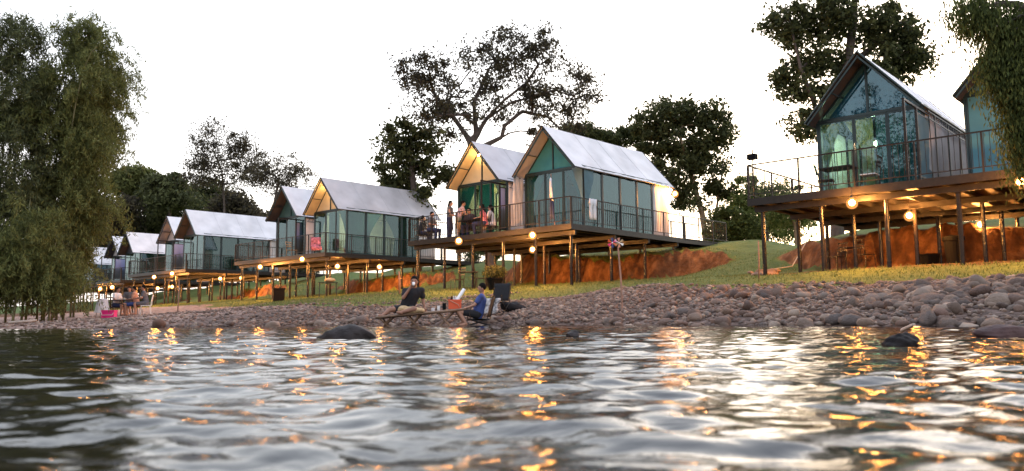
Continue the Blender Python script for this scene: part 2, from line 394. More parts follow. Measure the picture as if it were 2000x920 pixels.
def attr(nm):
    a_ = n.nodes.new('ShaderNodeAttribute'); a_.attribute_name = nm; return a_.outputs['Fac']
def jag(f, nzv, lo, hi):
    ad = n.nodes.new('ShaderNodeMath'); ad.operation = 'ADD'; L(f, ad.inputs[0])
    sc = n.nodes.new('ShaderNodeMath'); sc.operation = 'MULTIPLY_ADD'; sc.inputs[1].default_value = .9; sc.inputs[2].default_value = -.45; L(nzv, sc.inputs[0]); L(sc.outputs[0], ad.inputs[1])
    r = n.nodes.new('ShaderNodeMapRange'); r.inputs['From Min'].default_value = lo; r.inputs['From Max'].default_value = hi; L(ad.outputs[0], r.inputs['Value']); return r.outputs[0]
gravel_c0 = ramp(noise(9), [(.3, (.06, .042, .036)), (.5, (.14, .095, .078)), (.7, (.24, .17, .145))])
sand_c = ramp(noise(6, 9), [(.3, (.16, .105, .085)), (.5, (.30, .20, .165)), (.7, (.42, .31, .26))])
gravel_c = mix(jag(attr('sand_cover'), noise(2.5), .3, .7), gravel_c0, sand_c)
grass_c = ramp(noise(1.6), [(.25, (.055, .080, .020)), (.5, (.095, .135, .034)), (.75, (.165, .185, .060))])
grass_f = ramp(noise(28), [(.3, (.05, .075, .018)), (.7, (.145, .185, .052))])
half = n.nodes.new('ShaderNodeValue'); half.outputs[0].default_value = .45
grass_c = mix(half.outputs[0], grass_c, grass_f)
dirt_c = ramp(noise(3.2, 9, (1, 1, .35)), [(.25, (.040, .020, .010)), (.48, (.115, .050, .021)), (.75, (.27, .135, .062))])
c1 = mix(jag(attr('grass_cover'), noise(5), .35, .65), gravel_c, grass_c)
c2 = mix(jag(attr('dirt_cover'), noise(3), .3, .6), c1, dirt_c)
L(c2, pb.inputs['Base Color'])
bp = n.nodes.new('ShaderNodeBump'); bp.inputs['Strength'].default_value = 1.0; bp.inputs['Distance'].default_value = .16
L(noise(5, 12), bp.inputs['Height']); L(bp.outputs[0], pb.inputs['Normal'])

# ------------------------------------------------------------------ river
rs = np.random.RandomState(11)
NR = 900
rad = 0.35 * (75 / 0.35) ** (np.linspace(0, 1, NR)); rad = np.concatenate([[0.02, .15], rad])
ang = np.concatenate([np.linspace(-180, -48, 70, endpoint=False), np.linspace(-48, 48, 560), np.linspace(48, 180, 71)[1:]])
RR, AA = np.meshgrid(rad, np.radians(ang), indexing='ij')
WX = RR * np.sin(AA); WY = RR * np.cos(AA)
WZ = np.zeros_like(WX)
step = np.maximum(RR * math.log(75 / .35) / NR, RR * np.radians(96 / 560))
NW = 72
for i in range(NW):
    lam = 0.05 * (1.15 / 0.05) ** (i / (NW - 1)) * rs.uniform(.85, 1.15)
    th = rs.normal(-0.35, .62) + (math.pi if rs.rand() < .25 else 0)       # towards the viewer, oblique
    kx, ky = math.sin(th), -math.cos(th)
    sl = 0.031 * min(1.0, (.36 / lam) ** 1.1) * (1.0 if lam > .12 else .65)
    amp = sl * lam / (2 * math.pi)
    # patches where the current is rougher or smoother
    pk = rs.normal(0, 1, 2) / (lam * 3.5); pp = rs.uniform(0, 6.28)
    env = .65 + .6 * np.sin(pk[0] * WX + pk[1] * WY + pp)
    fade = np.clip(lam / (3.2 * step) - .35, 0, 1)
    warp = .35 * np.sin((WX * ky * 2.1 + WY * kx * 1.7) / lam * .9 + pp * 2)
    ph = 2 * math.pi / lam * (kx * WX + ky * WY) + rs.uniform(0, 6.28) + warp
    WZ += amp * fade * env * (np.sin(ph) + .22 * np.cos(2 * ph))
WZ *= np.clip((RR - .1) / .6, 0, 1)
na, nb = WX.shape
iw = np.arange(na * nb).reshape(na, nb)
qw = np.stack([iw[:-1, :-1], iw[1:, :-1], iw[1:, 1:], iw[:-1, 1:]], -1).reshape(-1, 4)
wm = bpy.data.materials.new('river_water'); wm.use_nodes = True
n = wm.node_tree; L = n.links.new; pb = n.nodes['Principled BSDF']
pb.inputs['Base Color'].default_value = (.011, .010, .008, 1); pb.inputs['Roughness'].default_value = .045; pb.inputs['IOR'].default_value = 1.36
geo = n.nodes.new('ShaderNodeNewGeometry').outputs['Position']
t1 = n.nodes.new('ShaderNodeTexNoise'); t1.inputs['Scale'].default_value = 5.5; t1.inputs['Detail'].default_value = 7; t1.inputs['Distortion'].default_value = .6
mp = n.nodes.new('ShaderNodeMapping'); mp.inputs['Rotation'].default_value = (0, 0, .5); mp.inputs['Scale'].default_value = (1, 1.7, 1)
L(geo, mp.inputs[0]); L(mp.outputs[0], t1.inputs['Vector'])
bp = n.nodes.new('ShaderNodeBump'); bp.inputs['Strength'].default_value = .5; bp.inputs['Distance'].default_value = .010
L(t1.outputs['Fac'], bp.inputs['Height']); L(bp.outputs[0], pb.inputs['Normal'])
water = np_mesh('river_water', np.stack([WX, WY, WZ], -1).reshape(-1, 3), qw, wm, smooth=True)
tag(water, kind='structure')

# ------------------------------------------------------------------ stones of the bank
def stone_mesh(seed, sub=2):
    bm = bmesh.new(); bmesh.ops.create_icosphere(bm, subdivisions=sub, radius=1)
    rd = np.random.RandomState(seed)
    ks = rd.normal(0, 1.5, (5, 3)); ph = rd.uniform(0, 6.28, 5)
    planes = [(Vector(rd.normal(0, 1, 3)).normalized(), rd.uniform(.55, .9)) for _ in range(8)]
    for v in bm.verts:
        p = v.co.copy(); s = 1 + .085 * sum(math.sin(ks[i][0] * p.x + ks[i][1] * p.y + ks[i][2] * p.z + ph[i]) for i in range(5))
        p = p * s
        for (nn, h) in planes:
            dd_ = p.dot(nn) - h
            if dd_ > 0: p -= nn * dd_ * .88
        v.co = p
    vv = np.array([v.co[:] for v in bm.verts]); ff = np.array([[v.index for v in f.verts] for f in bm.faces]); bm.free()
    return vv, ff
rs = np.random.RandomState(3)
cand = []
def sow(N, ulo, uhi, dlo, dhi, slo, shi, pw=2.2):
    u = rs.uniform(ulo, uhi, N); d = rs.uniform(0, 1, N) * (dhi - dlo) + dlo
    v = vwater(u) + d; x = u * B[0] + v * A[0]; y = u * B[1] + v * A[1]; z = ground_z(u, v)
    s = slo + (shi - slo) * rs.rand(N) ** pw
    cand.append(np.stack([x, y, z, s], -1))
sow(9500, -4, 14, -.3, 5.4, .025, .10, 2.6); sow(260, -3, 11, .3, 4.6, .09, .19); sow(1800, -4, 5, 1.0, 5.0, .04, .14)
sow(6500, 12, 22, -.3, 4.2, .025, .09, 2.6); sow(3000, 18, 30, -.3, 6.5, .025, .085, 3)
sow(1500, 24, 44, .2, 12, .02, .06, 3); sow(300, -4, 24, -.5, .5, .08, .2)
cand = np.concatenate(cand)
keep = ~((cand[:, 0] > -3.9) & (cand[:, 0] < .1) & (cand[:, 1] < 20.6) & (cand[:, 3] > .05)) & ~((cand[:, 0] > -3.6) & (cand[:, 0] < -.2) & (cand[:, 1] < 20.4))
cand = cand[keep]
ppx = 1000 + FOC * cand[:, 0] / cand[:, 1]
ang_size = np.where((ppx > -20) & (ppx < 2020), cand[:, 3] / cand[:, 1], 0)
order = np.argsort(-ang_size); N_IND = 290
protos = [stone_mesh(s) for s in range(9)]; lows = [stone_mesh(s, 1) for s in range(20, 32)]
pm = []
for i, (vv, ff) in enumerate(protos):
    me = bpy.data.meshes.new('river_stone'); me.from_pydata(vv.tolist(), [], ff.tolist()); me.polygons.foreach_set('use_smooth', [True] * len(ff)); me.materials.append(M['stone']); pm.append(me)
for q, i in enumerate(order[:N_IND]):
    x, y, z, s = cand[i]
    o = bpy.data.objects.new('river_stone', pm[q % len(pm)]); C.objects.link(o)
    sx, sy, sz = s * rs.uniform(.85, 1.35), s * rs.uniform(.8, 1.1), s * rs.uniform(.5, .85)
    o.location = (x, y, z + sz * .35); o.scale = (sx, sy, sz)
    o.rotation_euler = (rs.uniform(-.35, .35), rs.uniform(-.35, .35), rs.uniform(0, 6.28))
    uu, vv_ = UV(x, y)
    where = 'in the heap under the right deck' if uu < 5.5 else ('along the waterline right of the two men' if uu < 13.5 else 'around and left of the bamboo bench')
    tag(o, f'rounded {"large" if s > .17 else "smaller"} purplish grey river stone lying {where}', 'stone', f'river stones {where}')
rest = cand[order[N_IND:]]
V_, F_ = [], []; off = 0
for q, (x, y, z, s) in enumerate(rest):
    vv, ff = lows[q % len(lows)]
    a_ = rs.uniform(0, 6.28); ca, sa = math.cos(a_), math.sin(a_)
    w = vv * np.array([s * rs.uniform(.85, 1.4), s * rs.uniform(.8, 1.1), s * rs.uniform(.45, .85)])
    w = np.stack([w[:, 0] * ca - w[:, 1] * sa + x, w[:, 0] * sa + w[:, 1] * ca + y, w[:, 2] + .25 * w[:, 0] * rs.uniform(-1, 1) + z + s * .2], -1)
    V_.append(w); F_.append(ff + off); off += len(vv)
peb = np_mesh('pebble_bank', np.concatenate(V_), np.concatenate(F_), M['pebble'], smooth=True, tris=True)
tag(peb, 'grey and reddish pebbles covering the river bank', 'pebbles', kind='stuff')

# lawn blades
N = 110000
u = rs.uniform(-2, 60, N); d = rs.uniform(0, 1, N) * 17
v = vfront(u) - 8 + d
gd = np.interp(u, [0, 8, 14, 18, 26, 38, 50], [5.2, 5.2, 4.6, 3.6, 7.6, 16.5, 20])
z1 = ground_z(u, v); z2 = ground_z(u, v + .3)
ok = (v - vwater(u) > gd + .3 * rs.normal(0, 1, N)) & ((z2 - z1) / .3 < .5) & ~((u < 11) & (v - vfront(u) > -.3 + 1.8 * rs.rand(N)))
u, v, z1 = u[ok], v[ok], z1[ok]; N = len(u)
x = u * B[0] + v * A[0]; y = u * B[1] + v * A[1]
a_ = rs.uniform(0, 6.28, N); h = rs.uniform(.03, .09, N); w = .006 + .010 * rs.rand(N)
p0 = np.stack([x - w * np.cos(a_), y - w * np.sin(a_), z1 - .01], -1); p1 = np.stack([x + w * np.cos(a_), y + w * np.sin(a_), z1 - .01], -1)
lean = rs.normal(0, .04, (N, 2))
p2 = np.stack([x + lean[:, 0] + .01, y + lean[:, 1], z1 + h], -1)
tri = np.arange(N * 3).reshape(N, 3)
M['blade'] = mat('grass_blade', (.09, .1, .03), .8, transl=.3, rnd=('island', [(.05, .08, .02), (.105, .15, .04), (.20, .21, .08)]))
gr = np_mesh('lawn_grass', np.stack([p0, p1, p2], 1).reshape(-1, 3), tri, M['blade'], tris=True)
tag(gr, 'short green grass on the slope below the decks', 'grass', kind='stuff')

# ------------------------------------------------------------------ steel decks on posts
def rail_run(mb, p, q, nb=.13, posts=1.55, h=1.0):
    p = Vector(p); q = Vector(q); Ln = (q - p).length; d = (q - p) / Ln; Z = Vector((0, 0, 1))
    mb.bar(p + Z * h, q + Z * h, .036, .036); mb.bar(p + Z * .12, q + Z * .12, .024, .024)
    k_ = max(1, round(Ln / posts))
    for i in range(k_ + 1): mb.bar(p + d * (Ln * i / k_) - Z * .1, p + d * (Ln * i / k_) + Z * (h - .019), .042, .042)
    k_ = int(Ln / nb)
    for i in range(1, k_): mb.bar(p + d * (Ln * i / k_) + Z * .135, p + d * (Ln * i / k_) + Z * (h - .023), .012, .012)
    return mb
def make_deck(u0, v0, label):
    root = thing('stilt_deck', label, 'deck', W(u0, v0, DECK_Z), -TH, 'steel decks on stilts along the river')
    MB().box(-DECK_W + .06, -.06, .06, DECK_L - .06, -.05, 0).build('floor', M['deckboard'], root)
    f = MB(); zt, zb = .012, -.20
    f.box(-DECK_W, 0, 0, .055, zb, zt); f.box(-DECK_W, 0, DECK_L - .055, DECK_L, zb, zt)
    f.box(-.055, 0, .057, DECK_L - .057, zb, zt); f.box(-DECK_W, -DECK_W + .055, .057, DECK_L - .057, zb, zt)
    f.build('edge_frame', M['steel'], root)
    ys = (.35, 2.9, 5.3, 7.6); xs = (-.3, -2.02, -3.74, -5.46, -7.18, -8.9)
    for y in ys: MB().box(-DECK_W + .07, -.07, y - .05, y + .05, -.36, -.205).build('main_beam', M['steel'], root)
    for i in range(13):
        x = -.45 - i * .69
        MB().box(x - .03, x + .03, .07, DECK_L - .07, -.2, -.055).build('joist', M['steel'], root)
    for x in xs:
        for y in ys:
            wp = W(u0 - x, v0 + y); zg = gz(wp.x, wp.y) - DECK_Z
            if zg > -.5: continue
            MB().tube([(x, y, zg - .25), (x, y, -.362)], .06, 12).build('post', M['post'], root)
            MB().box(x - .11, x + .11, y - .11, y + .11, -.378, -.3625).build('post_cap', M['steel'], root)
    rail_run(MB(), (-DECK_W + .03, .03, .02), (-.03, .03, .02)).build('railing', M['steel'], root)
    rail_run(MB(), (-.03, .09, .02), (-.03, DECK_L, .02)).build('railing', M['steel'], root)
    rail_run(MB(), (-DECK_W + .03, .09, .02), (-DECK_W + .03, DECK_L, .02)).build('railing', M['steel'], root)
    rp = MB(); x0, x1, y1 = -1.5, 0, DECK_L + 4.0
    for (xa, xb, za, zb_) in ((x0, x1, 0, -.06), (x0, x0 + .06, .02, -.2), (x1 - .06, x1, .02, -.2)):
        rp.add([(xa, DECK_L + .003, zb_), (xb, DECK_L + .003, zb_), (xb, y1, zb_ + .02), (xa, y1, zb_ + .02), (xa, DECK_L + .003, za), (xb, DECK_L + .003, za), (xb, y1, za + .02), (xa, y1, za + .02)],
               [(3, 2, 1, 0), (4, 5, 6, 7), (0, 1, 5, 4), (1, 2, 6, 5), (2, 3, 7, 6), (3, 0, 4, 7)])
    rmp = rp.build('ramp', M['steel'], root)
    rr = MB(); rail_run(rr, (-.03, DECK_L + .1, .02), (-.03, y1, .04)); rail_run(rr, (x0 + .03, DECK_L + .1, .02), (x0 + .03, y1, .04)); rr.build('ramp_railing', M['steel'], rmp)
    return root
deck_labels = ['black steel deck on tall posts at the right edge, over orange clay and black bins',
               'steel deck on posts carrying the big white-roofed tent and the standing guests',
               'steel deck on posts carrying the tent with the yellow lit gable, above the bamboo bench',
               'dark steel deck on posts below the long white roof left of the yellow lit tent',
               'far steel deck behind the beach group, second from the bamboo thicket',
               'farthest steel deck, low at the edge of the bamboo thicket']
for (u0, v0), lb in zip(DECKS, deck_labels): make_deck(u0, v0, lb)

# ------------------------------------------------------------------ tent cabins
HW, HR, HALF, TL = 2.5, 1.73, 1.5, 6.2
OF, OB, OS = .68, .4, .12
SL = HR / HALF
def roof_pts(s, dz, seed, amp=1.0):
    rd = random.Random(seed); P = []
    ny, nx = 40, 9; ph = [rd.uniform(0, 6.28) for _ in range(6)]
    for j in range(ny + 1):
        y = -OF + (TL + OB + OF) * j / ny; row = []
        for i in range(nx + 1):
            t = i / nx; x = (HALF + OS) * t
            sag = .035 * math.sin(math.pi * ((y + OF) % 1.38) / 1.38) * math.sin(math.pi * t)
            wr = .010 * math.sin(y * 9 + ph[0] + t * 2) + .008 * math.sin(y * 17 + ph[1] - t * 3) + .012 * math.sin(y * 3.3 + ph[2] + 2.4 * t)
            row.append((s * x, y, HW + HR - SL * x + dz - amp * (sag + wr * (t * .9 + .1))))
        P.append(row)
    return P
def curtain(p, q, z0, z1, tie=None, pl=.045, wav=.11):
    """pleated cloth between p and q (x,y); tie: 'l' or 'r' gathers it to one side at waist height"""
    P = []; p = Vector((*p, 0)); q = Vector((*q, 0)); d = q - p; Ln = d.length; nrm = Vector((-d.y, d.x, 0)) / Ln
    nx = max(8, int(Ln / wav * 4))
    for j in range(13):
        tz = j / 12; z = z0 + (z1 - z0) * tz
        wd = 1.0
        if tie: wd = .26 + .74 * max(0, (tz - .42) / .58) ** 1.3 if tz > .42 else .26 + .12 * (1 - tz / .42)
        row = []
        for i in range(nx + 1):
            s = i / nx; off = pl * math.sin(2 * math.pi * s * Ln / wav)
            ss = s * wd if tie == 'l' else (1 - (1 - s) * wd if tie == 'r' else s)
            pt = p + d * ss + nrm * off; row.append((pt.x, pt.y, z))
        P.append(row)
    return MB().grid(P)
def make_tent(key, u_fr, v, label, roof='roof', lining='lin_dark', gable='glass_dark', front='curt_teal', side='glass', far=False):
    root = thing('tent_cabin', label, 'tent cabin', W(u_fr + HALF, v, DECK_Z), -TH, 'tent cabins on the river decks')
    sd_ = sum(ord(c) for c in key) * 7
    rf = MB(); ln = MB()
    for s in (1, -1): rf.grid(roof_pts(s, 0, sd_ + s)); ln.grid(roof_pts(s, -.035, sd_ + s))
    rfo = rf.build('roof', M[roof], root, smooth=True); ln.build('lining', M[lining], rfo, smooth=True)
    sm_ = MB()
    for s in (1, -1):
        Pr = roof_pts(s, .004, sd_ + s)
        for j in (11, 20, 29): sm_.tube([Vector(q) for q in Pr[j]], .006, 4)
    sm_.build('roof_seam', M['roof_grey'] if roof == 'roof' else M['wall_grey'], rfo)
    hem = MB()
    for s in (1, -1):
        x = s * (HALF + OS)
        hem.tube([(x, -OF, HW - SL * OS - .015), (x, TL + OB, HW - SL * OS - .015)], .022, 6)
        for y in (-OF, TL + OB): hem.tube([(0, y, HW + HR - .01), (x, y, HW - SL * OS - .01)], .026, 6)
    hem.build('roof_hem', M['frame'] if lining == 'lin_dark' else M['steel'], rfo)
    f = MB(); b = .05
    MB().box(-HALF + .04, HALF - .04, .04, TL - .04, .004, .045).build('floor', M['deckboard'], root)
    for x in (-HALF, HALF):
        for y in (0, 1.24, 2.48, 3.72, 4.92, TL):
            f.box(x - b / 2, x + b / 2, y - b / 2, y + b / 2, .003, HW - .05)
        f.box(x - b / 2, x + b / 2, -.03, TL + .03, HW - .045, HW - .002 - .04 + .04)
    for y in (0, TL):
        f.box(-HALF + .03, HALF - .03, y - .035, y + .035, HW - .05, HW + .03)
        f.box(-.03, .03, y - .028, y + .028, HW + .035, HW + HR - .12)
    for y in (-OF + .04, 0, 1.24, 2.48, 3.72, 4.92, TL):
        for s in (-1, 1): f.bar((s * (HALF + .06), y, HW - .20), (0, y, HW + HR - .16), .035, .045)
    for s in (-1, 1): f.bar((s * .8, -OF, HW + HR - .8 * SL - .16), (s * .8, TL, HW + HR - .8 * SL - .16), .03)
    f.bar((0, -OF, HW + HR - .15), (0, TL + OB, HW + HR - .15), .04)
    f.build('frame', M['frame'], root)
    # gable panels
    for s in (-1, 1):
        mb = MB().add([(s * .035, .012, HW + .035), (s * (HALF - .06), .012, HW + .035), (s * .035, .012, HW + HR - .16)], [(0, 1, 2)])
        mb.build('gable_panel', M[gable], root, solid=.008)
        if gable.startswith('glass'):
            MB().add([(s * .03, .25, HW + .03), (s * (HALF - .2), .25, HW + .03), (s * .03, .25, HW + HR - .25)], [(0, 1, 2)]).build('gable_curtain', M['curt_grey'], root, solid=.006)
    # front: three framed panes, each with its own sash
    xs = (-HALF + .03, -.42, .52, HALF - .03)
    for i in range(3):
        x0, x1 = xs[i] + .004, xs[i + 1] - .004
        fr = MB(); t_ = .045
        fr.box(x0, x0 + t_, -.02, .02, .05, HW - .055); fr.box(x1 - t_, x1, -.02, .02, .05, HW - .055)
        fr.box(x0 + t_, x1 - t_, -.02, .02, .05, .1); fr.box(x0 + t_, x1 - t_, -.02, .02, HW - .11, HW - .055)
        w = fr.build('window_frame', M['frame'], root)
        MB().box(x0 + t_, x1 - t_, -.004, .004, .1, HW - .11).build('pane', M['glass_dark' if key == 'A' else ('teal_panel' if key == 'A2' else 'glass')], w)
    cm = M[front]
    if key == 'A':
        curtain((-1.42, .16), (-.85, .16), .06, HW - .1, 'l').build('curtain', M['curt_cream'], root, smooth=True)
        curtain((-.75, .18), (.05, .18), .06, HW - .1, 'r').build('curtain', M['curt_cream'], root, smooth=True)
        curtain((.1, .3), (1.4, .3), .06, HW - .1).build('curtain', M['curt_teal'], root, smooth=True)
    else:
        curtain((-1.44, .16), (-.5, .16), .06, HW - .08, 'l' if not far else None).build('curtain', cm, root, smooth=True)
        curtain((-.4, .2), (.5, .2), .06, HW - .08).build('curtain', cm, root, smooth=True)
        curtain((.55, .16), (1.44, .16), .06, HW - .08, 'r' if not far else None).build('curtain', M['curt_cream'] if lining == 'lin_cream' and side != 'glass' else cm, root, smooth=True)
    # right side: framed glass with curtains, or canvas
    def canvas(name, p, q, mt, h=HW - .06, puff=.05):
        P = []
        for j in range(9):
            z = .01 + h * j / 8; row = []
            for i in range(13):
                s = i / 12; x = p[0] + (q[0] - p[0]) * s; y = p[1] + (q[1] - p[1]) * s
                o_ = puff * math.sin(math.pi * s * 3) * math.sin(math.pi * j / 8) + .012 * math.sin(s * 40 + j * .7)
                row.append((x + (o_ if p[0] == q[0] else 0), y + (o_ if p[1] == q[1] else 0), z))
            P.append(row)
        return MB().grid(P).build(name, mt, root, smooth=True, solid=.006)
    yy = (0, 1.24, 2.48, 3.72, 4.92)
    if side == 'glass':
        for i in range(4):
            y0, y1 = yy[i] + .03, yy[i + 1] - .03; fr = MB(); t_ = .04; x = HALF
            fr.box(x - .02, x + .02, y0, y0 + t_, .05, HW - .05); fr.box(x - .02, x + .02, y1 - t_, y1, .05, HW - .05)
            fr.box(x - .02, x + .02, y0 + t_, y1 - t_, .05, .1); fr.box(x - .02, x + .02, y0 + t_, y1 - t_, HW - .1, HW - .05)
            w = fr.build('window_frame', M['frame'], root)
            MB().box(x - .004, x + .004, y0 + t_, y1 - t_, .1, HW - .1).build('pane', M['glass'], w)
            if key == 'E' and i in (1, 2): curtain((HALF - .16, y0), (HALF - .16, y1), .06, HW - .08, 'r' if i == 2 else 'l').build('curtain', M['curt_teal'], root, smooth=True)
            else: curtain((HALF - .14, y0), (HALF - .14, y1), .06, HW - .08).build('curtain', M['curt_teal'], root, smooth=True)
        canvas('side_canvas', (HALF + .03, 4.95), (HALF + .03, TL), M['wall_pale'])
    else:
        canvas('side_canvas', (HALF + .03, .03), (HALF + .03, TL), M['wall_grey' if key in ('A', 'A2') else 'wall_pale'])
        tr = MB()
        for y in (.7, 2.1, 3.5, 4.9): tr.bar((HALF + .1, y, .01), (HALF + .1, y, HW - .2), .03)
        tr.bar((HALF + .1, .03, HW - .22), (HALF + .1, TL, HW - .22), .03); tr.bar((HALF + .1, .03, HW - .42), (HALF + .1, TL, HW - .42), .025)
        for i in range(24):
            y = .1 + i * .25; tr.bar((HALF + .1, y, HW - .41), (HALF + .1, y + .12, HW - .23), .014)
        tr.build('side_truss', M['frame'], root)
    canvas('side_canvas', (-HALF - .03, .03), (-HALF - .03, TL), M['wall_pale'])
    canvas('back_canvas', (-HALF, TL + .04), (HALF, TL + .04), M['wall_pale'])
    for s in (-1, 1):
        MB().add([(0, TL + .03, HW + .03), (s * (HALF - .02), TL + .03, HW + .03), (0, TL + .03, HW + HR - .1)], [(0, 1, 2)]).build('back_gable', M['wall_pale'], root, solid=.006)
    if key == 'C':
        P = [[(-HALF - .09 + .03 * math.sin(j * 1.7 + i), -OF + .02 + (OF - .06) * j / 8, .02 + (HW - .14) * i / 8) for j in range(9)] for i in range(9)]
        MB().grid(P).build('canvas_wing', M['wall_pale'], root, smooth=True, solid=.006)
        MB().add([(HALF + .05, -.02, HW - .06), (HALF + .05, .62, HW - .06), (HALF + .11, .5, 1.9), (HALF + .07, .02, .7)], [(0, 1, 2, 3)]).build('tied_flap', M['curt_grey'], root, solid=.01)
        MB().add([(HALF - .5, -.06, HW - .06), (HALF + .02, -.06, HW - .06), (HALF + .02, -.07, .9), (HALF - .12, -.08, 1.5)], [(0, 1, 2, 3)]).build('tied_flap', M['curt_grey'], root, solid=.01)
    return root
TENTS = [
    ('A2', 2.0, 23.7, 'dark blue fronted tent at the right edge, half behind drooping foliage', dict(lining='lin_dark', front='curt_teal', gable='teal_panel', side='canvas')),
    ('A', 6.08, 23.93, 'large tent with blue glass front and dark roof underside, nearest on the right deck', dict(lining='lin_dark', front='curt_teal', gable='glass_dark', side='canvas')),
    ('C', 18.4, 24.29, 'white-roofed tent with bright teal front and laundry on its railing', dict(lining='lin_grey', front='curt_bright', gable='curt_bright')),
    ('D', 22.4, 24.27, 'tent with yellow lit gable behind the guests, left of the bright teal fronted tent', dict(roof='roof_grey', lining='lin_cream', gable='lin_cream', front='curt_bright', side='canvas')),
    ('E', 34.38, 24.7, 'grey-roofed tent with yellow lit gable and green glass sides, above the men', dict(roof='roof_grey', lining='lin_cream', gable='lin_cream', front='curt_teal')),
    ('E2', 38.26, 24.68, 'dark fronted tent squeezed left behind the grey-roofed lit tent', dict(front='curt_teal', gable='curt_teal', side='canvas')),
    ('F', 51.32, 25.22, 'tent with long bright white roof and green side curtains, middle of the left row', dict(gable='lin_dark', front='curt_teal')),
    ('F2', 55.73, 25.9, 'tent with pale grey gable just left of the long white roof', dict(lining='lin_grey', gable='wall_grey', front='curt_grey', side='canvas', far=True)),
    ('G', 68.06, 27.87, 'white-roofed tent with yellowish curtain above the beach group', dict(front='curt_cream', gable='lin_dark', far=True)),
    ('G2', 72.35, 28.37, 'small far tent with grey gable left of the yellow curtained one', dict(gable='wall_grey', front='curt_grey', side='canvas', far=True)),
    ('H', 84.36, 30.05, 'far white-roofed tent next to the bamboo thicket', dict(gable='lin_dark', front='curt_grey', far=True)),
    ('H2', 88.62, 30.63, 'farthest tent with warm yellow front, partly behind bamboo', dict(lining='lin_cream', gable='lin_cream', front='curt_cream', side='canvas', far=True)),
]
TR = {}
for key, u, v, lb, kw in TENTS: TR[key] = make_tent(key, u, v, lb, **kw)

# ------------------------------------------------------------------ divider frames with printed screens between each pair
M['mural'] = bpy.data.materials.new('mountain_print'); M['mural'].use_nodes = True
n = M['mural'].node_tree; L = n.links.new; pb = n.nodes['Principled BSDF']; pb.inputs['Roughness'].default_value = .5
tcn = n.nodes.new('ShaderNodeTexCoord'); sp = n.nodes.new('ShaderNodeSeparateXYZ'); L(tcn.outputs['Generated'], sp.inputs[0])
tn = n.nodes.new('ShaderNodeTexNoise'); tn.inputs['Scale'].default_value = 4; tn.inputs['Detail'].default_value = 6; L(tcn.outputs['Generated'], tn.inputs['Vector'])
am = n.nodes.new('ShaderNodeMath'); am.operation = 'MULTIPLY_ADD'; am.inputs[1].default_value = .5; am.inputs[2].default_value = -.25; L(tn.outputs['Fac'], am.inputs[0])
ad = n.nodes.new('ShaderNodeMath'); L(sp.outputs['Z'], ad.inputs[0]); L(am.outputs[0], ad.inputs[1])
cr = n.nodes.new('ShaderNodeValToRGB'); el = cr.color_ramp.elements
for _ in range(3): el.new(.5)
for i, (p_, c_) in enumerate([(.1, (.03, .05, .06)), (.42, (.05, .08, .12)), (.5, (.12, .16, .30)), (.62, (.22, .24, .45)), (.95, (.30, .34, .55))]):
    el[i].position = p_; el[i].color = (*c_, 1)
L(ad.outputs[0], cr.inputs['Fac']); L(cr.outputs['Color'], pb.inputs['Base Color'])
div_lb = ['dark frame divider between the two right tents', 'tall frame with blue printed screen beside the standing guests', 'black frame divider left of the yellow lit grey-roofed tent',
          'frame with violet mountain print screen left of the long white roof', 'frame with grey-green print screen above the beach group', 'farthest frame divider near the bamboo']
for (u0, v0), lb in zip(DECKS, div_lb):
    ud = u0 + 4.85
    r_ = thing('terrace_divider', lb, 'divider', W(ud, v0 + .25, DECK_Z), -TH, 'divider frames between paired tents')
    f = MB()
    for y in (0, 1.1, 2.3): f.box(-.03, .03, y - .03, y + .03, .003, 2.2)
    f.box(-.03, .03, -.03, 2.33, 2.203, 2.26); f.box(-.02, .02, 1.14, 2.26, .28, .32); f.box(-.02, .02, 1.14, 2.26, 2.06, 2.1)
    f.build('frame', M['steel'], r_)
    MB().box(-.012, .012, 1.14, 2.26, .323, 2.057).build('print_screen', M['mural'] if u0 > 10 else M['curt_grey'], r_)

# ------------------------------------------------------------------ lamps
def bulb(p, top, label, group, mt='bulb', r=.085):
    t = thing('hanging_lamp', label, 'lamp', p, 0, group)
    dz = top - p[2]
    MB().tube([(0, 0, r + .09), (0, 0, dz)], .008, 6).build('cord', M['socket'], t)
    MB().lathe([(.02, r + .10), (.045, r + .07), (.045, r - .015), (.03, r - .02)]).build('socket', M['socket'], t)
    MB().ball((0, 0, 0), r * .95, nu=14, nv=10).build('bulb', M[mt], t, smooth=True)
    MB().ball((0, 0, -.02), r * 1.75, nu=20, nv=14).build('glow_ball', M['amber_glow'], t, smooth=True)  # no lamp part: added halo shell standing in for the bulb's glow
    return t
BZ = 3.02
bl = [(1664, 396, 'right deck, above the metal chairs', 0), (1776, 421, 'right deck, above the black tub', 0), (1993, 355, 'right deck at the picture edge', 0), (1915, 438, 'right deck, far back behind the bin', 0),
      (1040, 459, 'deck with the laundry, the upper of two in line', 1), (1040, 487, 'deck with the laundry, the lower of two in line', 1), (896, 470, 'deck below the standing guests', 1),
      (741, 521, 'deck above the drinking man, right one', 2), (659, 520, 'deck above the drinking man, over the small table', 2), (590, 506, 'deck corner left of the drinking man', 2), (508, 521, 'left end of the deck with the yellow lit tent', 2),
      (471, 543, 'deck of the long white roof, its right corner', 3), (430, 544, 'deck of the long white roof, second from right', 3), (336, 534, 'deck of the long white roof, highest at its left', 3), (301, 541, 'left end of the deck of the long white roof', 3), (336, 560, 'back of the deck of the long white roof', 3), (308, 563, 'back left of the deck of the long white roof', 3),
      (219, 561, 'far deck behind the beach group, right one', 4), (196, 564, 'far deck behind the beach group, left one', 4), (141, 571, 'farthest deck at the bamboo', 5)]
